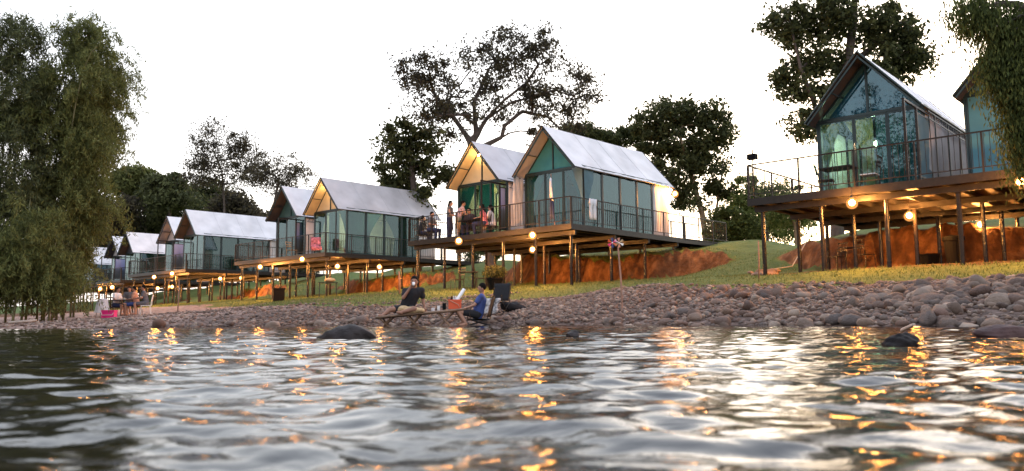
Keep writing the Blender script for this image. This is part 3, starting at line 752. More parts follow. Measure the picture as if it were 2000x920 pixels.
for px, py, w, di in bl:
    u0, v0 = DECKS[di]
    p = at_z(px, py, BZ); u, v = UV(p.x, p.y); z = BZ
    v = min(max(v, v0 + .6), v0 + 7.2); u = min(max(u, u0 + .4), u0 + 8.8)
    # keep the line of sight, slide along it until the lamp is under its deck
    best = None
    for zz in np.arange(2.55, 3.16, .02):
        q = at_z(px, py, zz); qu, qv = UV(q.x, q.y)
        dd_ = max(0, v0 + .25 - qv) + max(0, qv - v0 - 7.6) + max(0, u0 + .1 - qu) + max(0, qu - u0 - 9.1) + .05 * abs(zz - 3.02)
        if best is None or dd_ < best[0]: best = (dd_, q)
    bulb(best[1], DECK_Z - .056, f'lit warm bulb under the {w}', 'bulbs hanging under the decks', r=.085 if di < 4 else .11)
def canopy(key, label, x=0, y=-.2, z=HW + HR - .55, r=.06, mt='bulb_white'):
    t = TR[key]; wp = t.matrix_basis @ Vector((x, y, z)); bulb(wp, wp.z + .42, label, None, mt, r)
bpy.context.view_layer.update()
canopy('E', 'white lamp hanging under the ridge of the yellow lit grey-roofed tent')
canopy('A', 'unseen lamp added inside the large blue glass tent to brighten its curtains', -.3, 1.6, 1.9, .08, 'bulb_room')  # added fill lamp, lifts the dark curtains and glass of this tent
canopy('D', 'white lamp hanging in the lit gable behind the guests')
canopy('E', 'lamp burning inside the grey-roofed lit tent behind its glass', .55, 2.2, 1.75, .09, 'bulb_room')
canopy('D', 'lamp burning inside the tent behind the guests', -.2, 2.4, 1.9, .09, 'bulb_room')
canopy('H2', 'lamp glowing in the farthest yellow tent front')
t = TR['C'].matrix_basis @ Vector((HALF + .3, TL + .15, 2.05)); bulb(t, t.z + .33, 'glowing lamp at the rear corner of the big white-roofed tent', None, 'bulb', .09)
t = TR['D'].matrix_basis @ Vector((-HALF - 1.0, .6, 1.35)); 
lt = thing('table_lamp', 'bright table lamp left of the standing guests', 'lamp', W(27.0, 25.2, DECK_Z))
MB().lathe([(.16, .003), (.16, .03), (.02, .05), (.02, 1.3), (.06, 1.32)]).build('stand', M['socket'], lt); MB().ball((0, 0, 1.43), .11).build('glow_ball', M['bulb_white'], lt, smooth=True)

# ------------------------------------------------------------------ trees
def leaf_quads(c, size, rs, droop=0.0, asp=.45):
    n_ = len(c)
    d = rs.normal(0, 1, (n_, 3)); d[:, 2] -= droop * 1.6; d /= np.linalg.norm(d, axis=1)[:, None]
    w = np.cross(d, rs.normal(0, 1, (n_, 3))); w /= np.linalg.norm(w, axis=1)[:, None] + 1e-9
    s = (size * rs.uniform(.6, 1.35, n_))[:, None]
    bend = np.cross(d, w) * s * .12
    V4 = np.stack([c - d * s * .5, c + w * s * asp * .5 + bend, c + d * s * .5, c - w * s * asp * .5 + bend], 1)
    return V4.reshape(-1, 3)
def tree(name, label, cat, D, trunk, blobs, leaves, lsize, lmat, rtrunk=.2, clump=.55, bark='bark', limbs=(), seed=1, group=None, droop=0.2, branch=True, asp=.5, rmin=.012, depth=.8, baseD=None):
    """trunk, limbs: pixel polylines at distance D; blobs: (px, py, rx, ry, clumps)"""
    rs = np.random.RandomState(seed)
    k_ = D / FOC
    pts = [at(x, y, D) for x, y in trunk]
    base = pts[0].copy(); base.z = gz(base.x, base.y); pts[0] = base - Vector((0, 0, .2))
    root = thing(name, label, cat, base, 0, group)
    nodes = []; par = []; fixr = []
    def addline(ps, parent):
        for q in ps:
            nodes.append(np.array(q)); par.append(parent); parent = len(nodes) - 1
        return parent
    def dens(ps, stp):
        o = [ps[0]]
        for a_, b_ in zip(ps[:-1], ps[1:]):
            n_ = max(1, int((b_ - a_).length / stp))
            for i in range(1, n_ + 1): o.append(a_.lerp(b_, i / n_))
        return o
    st = max(.25, D * .012)
    addline(dens(pts, st), -1); ntr = len(nodes)
    for lb in limbs:
        off = rs.uniform(-1, 1) * 1.2
        lp = [at(x, y, D) + Vector((0, off * i / max(1, len(lb) - 1), 0)) for i, (x, y) in enumerate(lb)]
        j = int(np.argmin([np.linalg.norm(q - np.array(lp[0])) for q in nodes])); addline(dens(lp, st)[1:] , j)
    # crowns: clumps of leaves inside the blobs, each joined to the limbs by a twig
    cl = []
    for (px, py, rx, ry, nc) in blobs:
        c0 = np.array(at(px, py, D)); rr = np.array([rx * k_, rx * k_ * depth, ry * k_])
        q = rs.normal(0, 1, (nc, 3)); q /= np.linalg.norm(q, axis=1)[:, None]; q *= rs.uniform(.25, 1, (nc, 1)) ** .45
        cl.append(c0 + q * rr)
    cl = np.concatenate(cl); start = np.array(nodes[ntr - 1])
    if branch:
        ordr = np.argsort(np.linalg.norm(cl - start, axis=1))
        for i in ordr:
            t_ = cl[i]; arr = np.array(nodes); dist = np.linalg.norm(arr - t_, axis=1)
            if len(limbs) == 0: dist[:max(0, ntr // 2)] += 3
            dist = dist + .6 * np.maximum(0, arr[:, 2] - t_[2])
            j = int(np.argmin(dist)); L_ = np.linalg.norm(arr[j] - t_)
            n_ = int(min(6, max(1, L_ / st))); p0 = arr[j]
            mid = rs.normal(0, .10 * L_, 3); mid[2] += .10 * L_; prev = j
            for s in range(1, n_ + 1):
                s_ = s / n_; q = p0 + (t_ - p0) * s_ + mid * 4 * s_ * (1 - s_) * .5
                nodes.append(q); par.append(prev); prev = len(nodes) - 1
    nn = len(nodes); area = np.zeros(nn); ch = np.zeros(nn, int)
    for i in range(nn - 1, 0, -1):
        if ch[i] == 0: area[i] = rmin ** 2
        area[par[i]] += area[i]; ch[par[i]] += 1
    rad_ = np.sqrt(area); 
    if rad_[0] > 0: rad_ = rmin + (rad_ - rmin) * (rtrunk - rmin) / max(rad_[0] - rmin, 1e-6)
    rad_ = np.maximum(rad_, rmin)
    mb1 = MB(); mbs = [mb1, mb1]; nodes_l = [Vector(q) - base for q in nodes]
    for i in range(1, nn):
        p = par[i]; thick = i < ntr
        r1 = min(rad_[p], rad_[i] * 1.6)
        mbs[0 if thick else 1].tube([nodes_l[p], nodes_l[i]], [max(r1, rad_[i]) if not thick else rad_[p], rad_[i]], 8 if rad_[i] > .06 else 4, caps=False)
    mbs[0].build('trunk', M[bark], root, smooth=True)
    wgt = rs.uniform(.1, 1.0, len(cl)) ** 1.5 + .08; wgt /= wgt.sum()
    pick = rs.choice(len(cl), leaves, p=wgt)
    g = rs.normal(0, 1, (leaves, 3)); g /= np.linalg.norm(g, axis=1)[:, None]; g *= rs.uniform(0, 1, (leaves, 1)) ** .5
    csz = clump * 1.3 * rs.uniform(.4, 1.6, len(cl))
    c = cl[pick] + g * csz[pick][:, None] * np.array([1, 1, .75])
    if droop > .5: c[:, 2] -= rs.uniform(0, 1, leaves) ** 1.5 * clump * droop
    V4 = leaf_quads(c - np.array(base), lsize, rs, droop, asp)
    np_mesh('crown', V4, np.arange(leaves * 4).reshape(-1, 4), M[lmat], root)
    return root

tree('spreading_tree', 'large half-bare spreading tree with arching limbs behind the guests', 'tree', 44,
     [(962, 545), (956, 470), (938, 370), (920, 278)],
     [(812, 140, 45, 36, 30), (985, 95, 58, 42, 36), (1065, 92, 36, 42, 30), (930, 135, 115, 50, 48), (1095, 160, 80, 45, 40), (960, 190, 120, 55, 56), (1145, 188, 42, 18, 12), (840, 195, 60, 50, 26), (1085, 235, 75, 38, 30), (890, 240, 70, 40, 22)],
     19000, .19, 'leaf_red', .26, .55, limbs=[[(920, 278), (882, 222), (842, 172), (812, 142)], [(922, 278), (950, 232), (985, 195), (1030, 160), (1062, 108)], [(950, 232), (1000, 196), (1070, 176), (1150, 188)], [(975, 290), (985, 245), (1020, 215), (1070, 225), (1110, 262)], [(930, 262), (925, 200), (955, 130), (985, 85)]], seed=4, rmin=.016)
tree('broadleaf_tree', 'dense dark leafy tree left of the half-bare spreading tree', 'tree', 47, [(818, 500), (815, 430), (806, 350), (800, 290)],
     [(775, 270, 40, 40, 16), (820, 290, 45, 50, 20), (768, 330, 36, 40, 14), (815, 365, 55, 40, 22), (855, 240, 30, 40, 7), (860, 330, 30, 50, 8)], 8000, .29, 'leaf_dark', .2, .52, seed=6)
tree('broadleaf_tree', 'full dark tree with leaning pale stems right of the white-roofed tent', 'tree', 52, [(1383, 478), (1372, 420), (1352, 350), (1335, 290)],
     [(1300, 225, 55, 38, 24), (1385, 250, 48, 42, 22), (1335, 275, 75, 42, 30), (1262, 268, 28, 30, 10), (1310, 325, 55, 40, 20), (1385, 315, 40, 45, 16), (1408, 370, 28, 30, 8), (1350, 385, 45, 30, 12)], 17000, .30, 'leaf_dark', .22, .58, limbs=[[(1405, 470), (1400, 420), (1412, 350), (1425, 300)]], seed=8, bark='bark_pale')
tree('round_tree', 'low rounded dark treetop showing right above the big white roof', 'tree', 62, [(1140, 420), (1138, 300)], [(1135, 268, 42, 20, 26), (1115, 258, 24, 14, 10)], 7500, .24, 'leaf_dark', .2, .45, seed=10, branch=False)
tree('round_tree', 'second rounded dark treetop between the white roof and the full dark tree', 'tree', 63, [(1215, 420), (1213, 300)], [(1210, 268, 40, 18, 26), (1245, 262, 24, 16, 12)], 7500, .24, 'leaf_dark', .2, .45, seed=11, branch=False)
tree('tall_tree', 'tall dark tree rising out of the picture behind the blue glass tent', 'tree', 38, [(1634, 490), (1640, 330), (1652, 160), (1668, 30), (1672, -80)],
     [(1535, 45, 55, 48, 30), (1625, 30, 75, 45, 34), (1735, 60, 60, 60, 40), (1555, 160, 36, 50, 18), (1700, 135, 75, 42, 32), (1575, 245, 40, 26, 12), (1775, 120, 36, 40, 18), (1625, -60, 130, 60, 50), (1600, 110, 50, 40, 18), (1640, 190, 60, 40, 18)],
     23000, .26, 'leaf_dark', .34, .52, limbs=[[(1648, 260), (1590, 215), (1556, 140), (1530, 50)], [(1656, 130), (1720, 80), (1770, 60)]], seed=12)
tree('sparse_tree', 'thin-leaved sparse tree against the sky above the long white roof', 'tree', 92, [(440, 470), (438, 400), (434, 340)],
     [(430, 275, 60, 38, 54), (445, 330, 80, 42, 70), (390, 335, 40, 34, 26), (490, 310, 34, 40, 24)], 12000, .26, 'leaf_red', .11, 1.0, seed=14, rmin=.03)
tree('sparse_tree', 'smaller wispy tree just left of the dark roofed tent', 'tree', 84, [(532, 450), (535, 400), (545, 350)],
     [(545, 330, 56, 34, 40), (580, 350, 40, 24, 22), (520, 360, 36, 30, 20)], 5000, .24, 'leaf_red', .13, 1.0, seed=15, rmin=.025)
fw = [(215, 430, 55, 50, 'leaf_red'), (262, 355, 45, 32, 'leaf_bamboo'), (285, 420, 60, 48, 'leaf_dark'), (330, 375, 45, 34, 'leaf_bamboo2'), (355, 420, 60, 48, 'leaf_dark'), (405, 400, 48, 42, 'leaf_dark'), (455, 415, 45, 30, 'leaf_red'), (235, 475, 60, 40, 'leaf_dark'), (320, 470, 70, 40, 'leaf_dark'), (165, 470, 50, 50, 'leaf_dark'), (500, 440, 30, 18, 'leaf_red')]
fl = ['dark wood tree just right of the bamboo, half way up', 'olive treetop peeking out right of the bamboo', 'dark tree above the pale grey gable', 'olive brown treetop left of the sparse tree', 'dark tree behind the long white roof left end', 'dark tree under the sparse tree', 'brownish treetop right of the sparse tree foot', 'low dark tree behind the far left tents', 'low dark tree behind the pale grey gable', 'dark tree behind the bamboo edge', 'low brownish bush behind the long white roof']
for i, ((px, py, rx, ry, lm), lb) in enumerate(zip(fw, fl)):
    D = 106 + (i * 7) % 19
    tree('forest_tree', lb, 'tree', D, [(px, 500), (px + 2, py + ry * .5), (px, py)], [(px, py, rx, ry, 46)], 7500, .55, lm, .25, 1.25, seed=30 + i, group='trees of the wood behind the left tents', branch=i in (1, 3, 6), rmin=.03)
for i, (px, py, rx, ry, lb) in enumerate([(110, 540, 50, 34, 'dark hedge bush behind the farthest deck at the bamboo'), (190, 535, 46, 30, 'dark hedge bush behind the far decks left of the beach group'), (262, 530, 46, 28, 'dark hedge bush behind the far deck above the beach group'),
                                       (335, 528, 46, 26, 'dark hedge bush behind the posts left of the long white roof'), (410, 526, 46, 24, 'dark hedge bush behind the posts of the long white roof'), (490, 522, 46, 24, 'dark hedge bush right of the long white roof'), (570, 518, 46, 22, 'dark hedge bush behind the deck of the yellow lit tent')]):
    tree('hedge_bush', lb, 'bush', 98 - i * 4, [(px, 560), (px, py)], [(px, py, rx, ry, 60)], 6000, .42, ('leaf_dark', 'leaf_green')[i % 2], .1, .9, seed=130 + i, branch=False, group='hedge bushes behind the left decks')
tree('green_bush', 'bright green bush at the end of the deck ramp', 'bush', 47, [(1428, 490), (1428, 455)], [(1428, 436, 40, 38, 46), (1400, 455, 28, 28, 20), (1455, 452, 26, 30, 20)], 15000, .17, 'leaf_green', .06, .32, seed=50, branch=False)
tree('young_tree', 'pale-stemmed young tree with light leaves seen under the right deck corner', 'tree', 46, [(1556, 478), (1553, 440), (1545, 415)], [(1540, 405, 40, 26, 18), (1570, 425, 26, 22, 10), (1520, 435, 18, 20, 6)], 4200, .2, 'leaf_bright', .10, .45, seed=51, bark='bark_pale')
tree('young_tree', 'backlit light-leaved tree left of the right deck, around the dark box on its pole', 'tree', 52, [(1500, 482), (1498, 430), (1490, 395)], [(1490, 395, 50, 34, 26), (1455, 350, 26, 20, 10), (1530, 385, 45, 30, 20), (1450, 415, 34, 34, 18), (1560, 445, 34, 26, 14)], 9000, .22, 'leaf_bright', .09, .5, seed=52)
tree('young_tree', 'thin tree with yellowish leaves between the green bush and the right deck', 'tree', 55, [(1478, 484), (1476, 440), (1470, 410)], [(1475, 435, 34, 42, 24), (1515, 450, 34, 28, 18)], 8000, .2, 'leaf_bright', .07, .42, seed=53)
tree('shrub', 'low green shrub behind the posts of the laundry deck', 'bush', 52, [(1170, 515), (1170, 505)], [(1165, 500, 34, 14, 22), (1215, 498, 26, 14, 16)], 5000, .18, 'leaf_green', .05, .32, seed=54, branch=False)
tree('shrub', 'green shrub seen between the posts under the guests', 'bush', 56, [(935, 520), (935, 512)], [(940, 505, 36, 22, 26)], 4000, .2, 'leaf_green', .05, .35, seed=55, branch=False)
tree('shrub', 'leafy bush in the light gap under the right deck, behind the bin', 'bush', 52, [(1965, 470), (1965, 440)], [(1965, 432, 20, 18, 10), (1890, 445, 22, 12, 8), (1832, 440, 24, 14, 10)], 2600, .2, 'leaf_green', .05, .4, seed=56, branch=False)
tree('drooping_tree', 'feathery drooping green tree hanging in from the upper right corner', 'tree', 15.5, [(2120, 640), (2110, 400), (2080, 200), (2050, 60), (2020, -60)],
     [(1965, 35, 75, 45, 60), (1900, 15, 40, 22, 22), (1962, 115, 38, 36, 40), (1990, 160, 32, 60, 50), (1998, 240, 22, 60, 44), (2002, 300, 14, 25, 14), (2060, 150, 50, 130, 60), (1935, 120, 26, 26, 14)],
     27000, .11, 'leaf_green', .22, .28, limbs=[[(2060, 60), (2000, 30), (1940, 60)], [(2080, 200), (2010, 190)]], seed=60, droop=2.4, asp=.28, rmin=.006)

# bamboo: leaning culms with hanging leaf masses
def bamboo(label, D, foot, arches, blobs, leaves, lm, seed, lsize=.19, clump=.5):
    rs = np.random.RandomState(seed); k_ = D / FOC
    base = at(*foot, D); base.z = gz(base.x, base.y)
    root = thing('bamboo_clump', label, 'bamboo', base, 0, 'bamboo thicket at the left edge')
    for (x1, y1) in arches:
        p0 = Vector((rs.uniform(-1.2, 1.2), rs.uniform(-1, 1), -.2)); tip = at(x1, y1, D + rs.uniform(-2, 2)) - base
        pts = []
        for i in range(11):
            s = i / 10; p = p0.lerp(tip, s); p.z = p0.z + (tip.z - p0.z) * (1 - (1 - s) ** 1.7); p.x = p0.x + (tip.x - p0.x) * s ** 1.8; pts.append(p)
        MB().tube(pts, [.055 * (1 - .8 * i / 10) for i in range(11)], 6).build('culm', M['culm'], root, smooth=True)
    cl = []
    for (px, py, rx, ry, nc) in blobs:
        c0 = np.array(at(px, py, D)); q = rs.normal(0, 1, (nc, 3)); q /= np.linalg.norm(q, axis=1)[:, None]; q *= rs.uniform(.2, 1, (nc, 1)) ** .4
        cl.append(c0 + q * np.array([rx * k_, min(rx * k_, 2.2), ry * k_]))
    cl = np.concatenate(cl); cl = np.concatenate([cl, cl + rs.normal(0, .35, cl.shape)]); pick = rs.randint(0, len(cl), leaves)
    ctr = cl.mean(0); od = cl - ctr; od[:, 2] = 0; od /= np.linalg.norm(od, axis=1)[:, None] + .3; od += rs.normal(0, .55, od.shape); od[:, 2] = 0
    Ls = clump * rs.uniform(1.2, 3.4, len(cl)); t_ = rs.uniform(0, 1, leaves) ** .8                 # each spray arches out and hangs
    c = cl[pick] + od[pick] * (Ls[pick] * t_)[:, None] * .6
    c[:, 2] += Ls[pick] * (.55 * t_ - 1.0 * t_ ** 2)
    c += rs.normal(0, 1, (leaves, 3)) * (clump * (.30 - .17 * t_))[:, None]
    c = c[c[:, 2] > base.z + .35]; leaves = len(c)
    V4 = leaf_quads(c - np.array(base), lsize, rs, .75, .2)
    np_mesh('foliage', V4, np.arange(leaves * 4).reshape(-1, 4), M[lm], root)
bamboo('tall dark bamboo clump at the very left edge with two pale culms', 33, (20, 612), [(10, 60), (40, 30), (-30, 100), (70, 240), (-60, 40), (25, 20)],
       [(25, 75, 42, 45, 60), (30, 180, 50, 70, 90), (20, 330, 75, 100, 150), (30, 470, 85, 110, 190), (80, 525, 40, 55, 60), (-60, 300, 70, 250, 110)], 80000, 'leaf_bamboo2', 71, .21)
bamboo('big olive bamboo clump with the bright right side', 34.5, (105, 606), [(165, 30), (150, 60), (190, 90), (120, 150), (60, 200), (180, 250), (160, 330)],
       [(165, 85, 38, 45, 50), (150, 160, 70, 55, 90), (110, 240, 85, 60, 120), (150, 300, 55, 70, 100), (130, 400, 62, 80, 130), (118, 490, 36, 66, 90)], 95000, 'leaf_bamboo', 72, .21)
bamboo('bamboo plumes nodding out over the river bank on the right of the thicket', 37, (128, 600), [(235, 140), (225, 180), (240, 245), (215, 300), (205, 60)],
       [(212, 150, 24, 24, 24), (196, 195, 26, 22, 18), (205, 255, 22, 28, 28), (185, 300, 28, 26, 22), (175, 200, 26, 60, 36), (140, 420, 22, 60, 34), (178, 120, 24, 40, 20)], 26000, 'leaf_bamboo', 73, .21)
bamboo('low dark bamboo skirt at the foot of the thicket', 31, (60, 615), [(0, 420), (60, 380), (110, 440)],
       [(10, 545, 50, 45, 60), (60, 540, 50, 45, 60), (105, 550, 26, 32, 24), (60, 470, 60, 60, 60)], 40000, 'leaf_bamboo', 74, .2)

# house beyond the plateau
hp = at(1800, 458, 58); hz = gz(hp.x, hp.y)
h = thing('house', 'low purplish grey roof of a house seen behind the posts under the right deck', 'house', (hp.x, hp.y, hz), .25)
MB().box(-2.6, 2.6, -2, 2, 0, .55).build('wall', M['housewall'], h)
MB().add([(-3.1, -2.5, .55), (3.1, -2.5, .55), (1.0, 0, 1.75), (-2.2, 0, 1.75), (-3.1, 2.5, .55), (3.1, 2.5, .55)], [(0, 1, 2, 3), (5, 4, 3, 2), (4, 0, 3), (1, 5, 2), (0, 4, 5, 1)]).build('roof', M['roofsheet'], h)

# ------------------------------------------------------------------ people
def cap(mb, p, q, r1, r2):
    p = Vector(p); q = Vector(q)
    mb.ball(p, r1, nu=10, nv=8); mb.ball(q, r2, nu=10, nv=8)
    if (q - p).length > 1e-4: mb.tube([p, q], [r1, r2], 10)
def fuse(mb, name, mt, parent, voxel, sm=3):
    o = mb.build(name, mt)
    a_ = o.modifiers.new('r', 'REMESH'); a_.mode = 'VOXEL'; a_.voxel_size = voxel
    b_ = o.modifiers.new('s', 'SMOOTH'); b_.iterations = sm; b_.factor = .5
    dg = bpy.context.evaluated_depsgraph_get(); me = bpy.data.meshes.new_from_object(o.evaluated_get(dg))
    old = o.data; o.modifiers.clear(); o.data = me; bpy.data.meshes.remove(old); me.name = name
    me.polygons.foreach_set('use_smooth', [True] * len(me.polygons))
    if not me.materials: me.materials.append(mt)
    if parent is not None: o.parent = parent
    return o
def hand(mb, wrist, tip, side, s, curl=.4):
    w = Vector(wrist); d = (Vector(tip) - w).normalized(); up = Vector((0, 0, 1)); sx = d.cross(up)
    if sx.length < .1: sx = Vector((1, 0, 0))
    sx.normalize(); nrm = sx.cross(d)
    pc = w + d * .05 * s; mb.ball(pc, .04 * s, .04 * s, .03 * s, 8, 6)
    for i, l in enumerate((.062, .072, .068, .052)):
        b0 = w + d * .082 * s + sx * (i - 1.5) * .021 * s; m1 = b0 + (d * .6 - nrm * curl * .3) * l * s * .55; m2 = m1 + (d * (1 - curl) - nrm * curl) * l * s * .55
        cap(mb, b0 - d * .02 * s, m1, .0095 * s, .009 * s); cap(mb, m1, m2, .009 * s, .008 * s)
    t0 = w + d * .035 * s + sx * side * .03 * s; t1 = t0 + (d * .7 + sx * side * .8) * .035 * s; cap(mb, t0, t1, .012 * s, .011 * s); cap(mb, t1, t1 + d * .028 * s, .011 * s, .009 * s)
def person(label, J, face, shirt='blackcloth', pants='blackcloth', skin='skin', s=1.0, voxel=.011, long_hair=False, pant_frac=.75, sleeve=.6, group=None, loc=None, rz=0.0):
    """J: joint positions; face: the way the head looks. Body is one fused mesh, clothes and hair are its children."""
    J = {k_: Vector(v) for k_, v in J.items()}; o0 = Vector(loc) if loc is not None else J['pelvis'].copy()
    if loc is None:
        for k_ in J: J[k_] -= o0
    face = Vector(face).normalized(); b = MB()
    hd = J['head']; up = (hd - J['neck']).normalized(); side = face.cross(up).normalized(); fup = side.cross(face).normalized()
    rot = Matrix((side, face, fup)).transposed()
    b.ball(hd, .076 * s, .092 * s, .112 * s, 14, 12, rot=rot); b.ball(hd - fup * .06 * s + face * .03 * s, .055 * s, .06 * s, .055 * s, 10, 8, rot=rot)
    b.ball(hd + face * .095 * s - fup * .015 * s, .014 * s, .022 * s, .024 * s, 8, 6, rot=rot)
    for q in (-1, 1): b.ball(hd + side * q * .077 * s - fup * .01 * s, .012 * s, .022 * s, .032 * s, 8, 6, rot=rot)
    cap(b, J['neck'] - up * .04 * s, hd - up * .05 * s, .058 * s, .052 * s)
    sl, sr = J['shL'], J['shR']; hl, hr_ = J['hipL'], J['hipR']
    def torso(mb, e=0.0):
        cap(mb, J['chest'], J['pelvis'], (.125 + e) * s, (.125 + e) * s)
        for (p, h_) in ((sl, hl), (sr, hr_)):
            c_ = J['chest'].lerp(p, .55); cap(mb, c_, J['pelvis'].lerp(h_, .6), (.085 + e) * s, (.085 + e) * s); cap(mb, J['chest'].lerp(J['neck'], .6), p, (.07 + e * .6) * s, (.058 + e) * s)
    torso(b); cap(b, J['pelvis'], hl, .115 * s, .095 * s); cap(b, J['pelvis'], hr_, .115 * s, .095 * s)
    for q, sd_ in (('L', 1), ('R', -1)):
        cap(b, J['sh' + q], J['el' + q], .05 * s, .04 * s); cap(b, J['el' + q], J['ha' + q], .04 * s, .027 * s)
        hand(b, J['ha' + q], J['ha' + q] + (J['ha' + q] - J['el' + q]), sd_, s, .5)
        cap(b, J['hip' + q], J['kn' + q], .09 * s, .06 * s); cap(b, J['kn' + q], J['an' + q], .06 * s, .038 * s)
        cap(b, J['an' + q] - Vector((0, 0, .015 * s)), J['to' + q], .042 * s, .03 * s)
    body = fuse(b, 'person', M[skin], None, voxel); body.location = o0; body.rotation_euler = (0, 0, rz); tag(body, label, 'person', group)
    c = MB(); torso(c, .018); cap(c, J['pelvis'], J['pelvis'] + (J['pelvis'] - J['chest']) * .12, .14 * s, .14 * s)
    for q in 'LR': cap(c, J['sh' + q], J['sh' + q].lerp(J['el' + q], sleeve), .064 * s, .066 * s)
    fuse(c, 'shirt', M[shirt], body, voxel * 1.25)
    c = MB(); cap(c, J['pelvis'] + (J['chest'] - J['pelvis']) * .06, J['pelvis'], .138 * s, .142 * s)
    for q in 'LR':
        cap(c, J['pelvis'], J['hip' + q], .13 * s, .112 * s); cap(c, J['hip' + q], J['hip' + q].lerp(J['kn' + q], min(pant_frac, 1)), .108 * s, .088 * s)
        if pant_frac > 1: cap(c, J['kn' + q], J['an' + q].lerp(J['kn' + q], .1), .078 * s, .055 * s)
    fuse(c, 'trousers' if pant_frac > 1 else 'shorts', M[pants], body, voxel * 1.25)
    c = MB(); c.ball(hd + fup * .028 * s - face * .018 * s, .087 * s, .100 * s, .106 * s, 16, 12, rot=rot)
    c.v = [v for v in c.v]
    hv = []
    for v in c.v:
        p = Vector(v) - hd; f_ = p.dot(face); u_ = p.dot(fup); lim = .04 * s if u_ < .05 * s else .09 * s
        if f_ > lim: p -= face * (f_ - lim)
        if u_ < -.02 * s and f_ > -.03 * s: p += fup * (-.02 * s - u_)
        hv.append(tuple(p + hd))
    c.v = hv
    if long_hair: cap(c, hd - face * .05 * s, hd - face * .085 * s - up * .24 * s, .075 * s, .05 * s)
    c.build('hair', M['hair'], body, smooth=True)
    for q in (-1, 1):
        MB().ball(hd + face * .083 * s + side * q * .031 * s + fup * .012 * s, .011 * s, .009 * s, .008 * s, 8, 6, rot=rot).build('eye', M['hair'], body, smooth=True)
    MB().ball(hd + face * .086 * s - fup * .055 * s, .022 * s, .008 * s, .006 * s, 8, 6, rot=rot).build('mouth', M['redrock'], body, smooth=True)
    return body
def zz8(x, y, dy=0.0, Y=20.0): return at(620 + x / 4.545, 500 + y / 4.545, Y + dy)
man1 = person('barefoot man in black t-shirt sitting on the bamboo bench, drinking from a cup', dict(
    pelvis=zz8(790, 462), chest=zz8(840, 335, -.06), neck=zz8(858, 288, -.06), head=zz8(860, 226, -.10), shR=zz8(778, 312, -.05), shL=zz8(925, 308, 0), elR=zz8(762, 372, -.22), haR=zz8(826, 278, -.26),
    elL=zz8(938, 392, .06), haL=zz8(950, 452, .02), hipR=zz8(752, 470, -.06), hipL=zz8(825, 474, -.06), knR=zz8(640, 478, -.30), anR=zz8(580, 528, -.42), toR=zz8(548, 530, -.5),
    knL=zz8(860, 470, -.42), anL=zz8(745, 500, -.46), toL=zz8(710, 500, -.52)), (.05, -1, .02), 'blackcloth', 'blackcloth', 'skin_dark', 1.12, .011, pant_frac=.5)
cp = zz8(853, 250, -.30)
o = MB().lathe([(.03, -.045), (.036, .045), (.032, .045), (.028, -.035)]).build('drinking_cup', M['white'], smooth=True); o.location = cp; o.rotation_euler = (R(-35), 0, 0)
tag(o, 'small pale cup held to the mouth of the man in black', 'cup')
man2 = person('man in blue t-shirt and dark shorts sitting on a low folding chair, side on', dict(
    pelvis=zz8(1425, 512), chest=zz8(1452, 392, .03), neck=zz8(1462, 335, .03), head=zz8(1458, 283, .0), shL=zz8(1452, 360, -.17), shR=zz8(1462, 358, .2), elL=zz8(1392, 436, -.22), haL=zz8(1322, 462, -.14),
    elR=zz8(1402, 438, .2), haR=zz8(1335, 458, .08), hipL=zz8(1415, 520, -.09), hipR=zz8(1415, 520, .09), knL=zz8(1250, 490, -.12), anL=zz8(1318, 598, -.14), toL=zz8(1268, 614, -.16),
    knR=zz8(1240, 486, .16), anR=zz8(1298, 590, .16), toR=zz8(1250, 606, .16)), (-1, -.35, -.05), 'blue', 'blackcloth', 'skin', 1.0, .011, pant_frac=.62)
def sit_pose(h=.45, lean=0.0):
    return dict(pelvis=(0, 0, h + .13), chest=(0, -.05 - lean, h + .50), neck=(0, -.06 - lean, h + .66), head=(0, -.09 - lean, h + .80), shL=(.19, -.05 - lean, h + .58), shR=(-.19, -.05 - lean, h + .58),
                elL=(.26, -.16, h + .33), elR=(-.26, -.16, h + .33), haL=(.12, -.38, h + .31), haR=(-.12, -.38, h + .31), hipL=(.10, -.03, h + .10), hipR=(-.10, -.03, h + .10),
                knL=(.13, -.45, h + .07), knR=(-.13, -.45, h + .07), anL=(.13, -.42, .07), anR=(-.13, -.42, .07), toL=(.14, -.58, .035), toR=(-.14, -.58, .035))
def stand_pose(lean=0.0, reach=0.0):
    return dict(pelvis=(0, 0, .95), chest=(0, -lean * .5, 1.28), neck=(0, -lean, 1.46), head=(0, -lean - .03, 1.60), shL=(.19, -lean * .9, 1.38), shR=(-.19, -lean * .9, 1.38), elL=(.25, -lean - .02 - reach * .3, 1.10), elR=(-.25, -lean - .02 - reach * .3, 1.10),
                haL=(.2, -lean - .1 - reach, .95 + reach * .3), haR=(-.2, -lean - .1 - reach, .95 + reach * .3), hipL=(.10, 0, .9), hipR=(-.10, 0, .9), knL=(.11, -.03, .48), knR=(-.11, .02, .48), anL=(.11, 0, .07), anR=(-.11, .03, .07), toL=(.13, -.17, .03), toR=(-.13, -.14, .03))
def posed(label, loc, rz, pose, **kw): return person(label, pose, (0, -1, 0), loc=loc, rz=rz, voxel=.016, **kw)

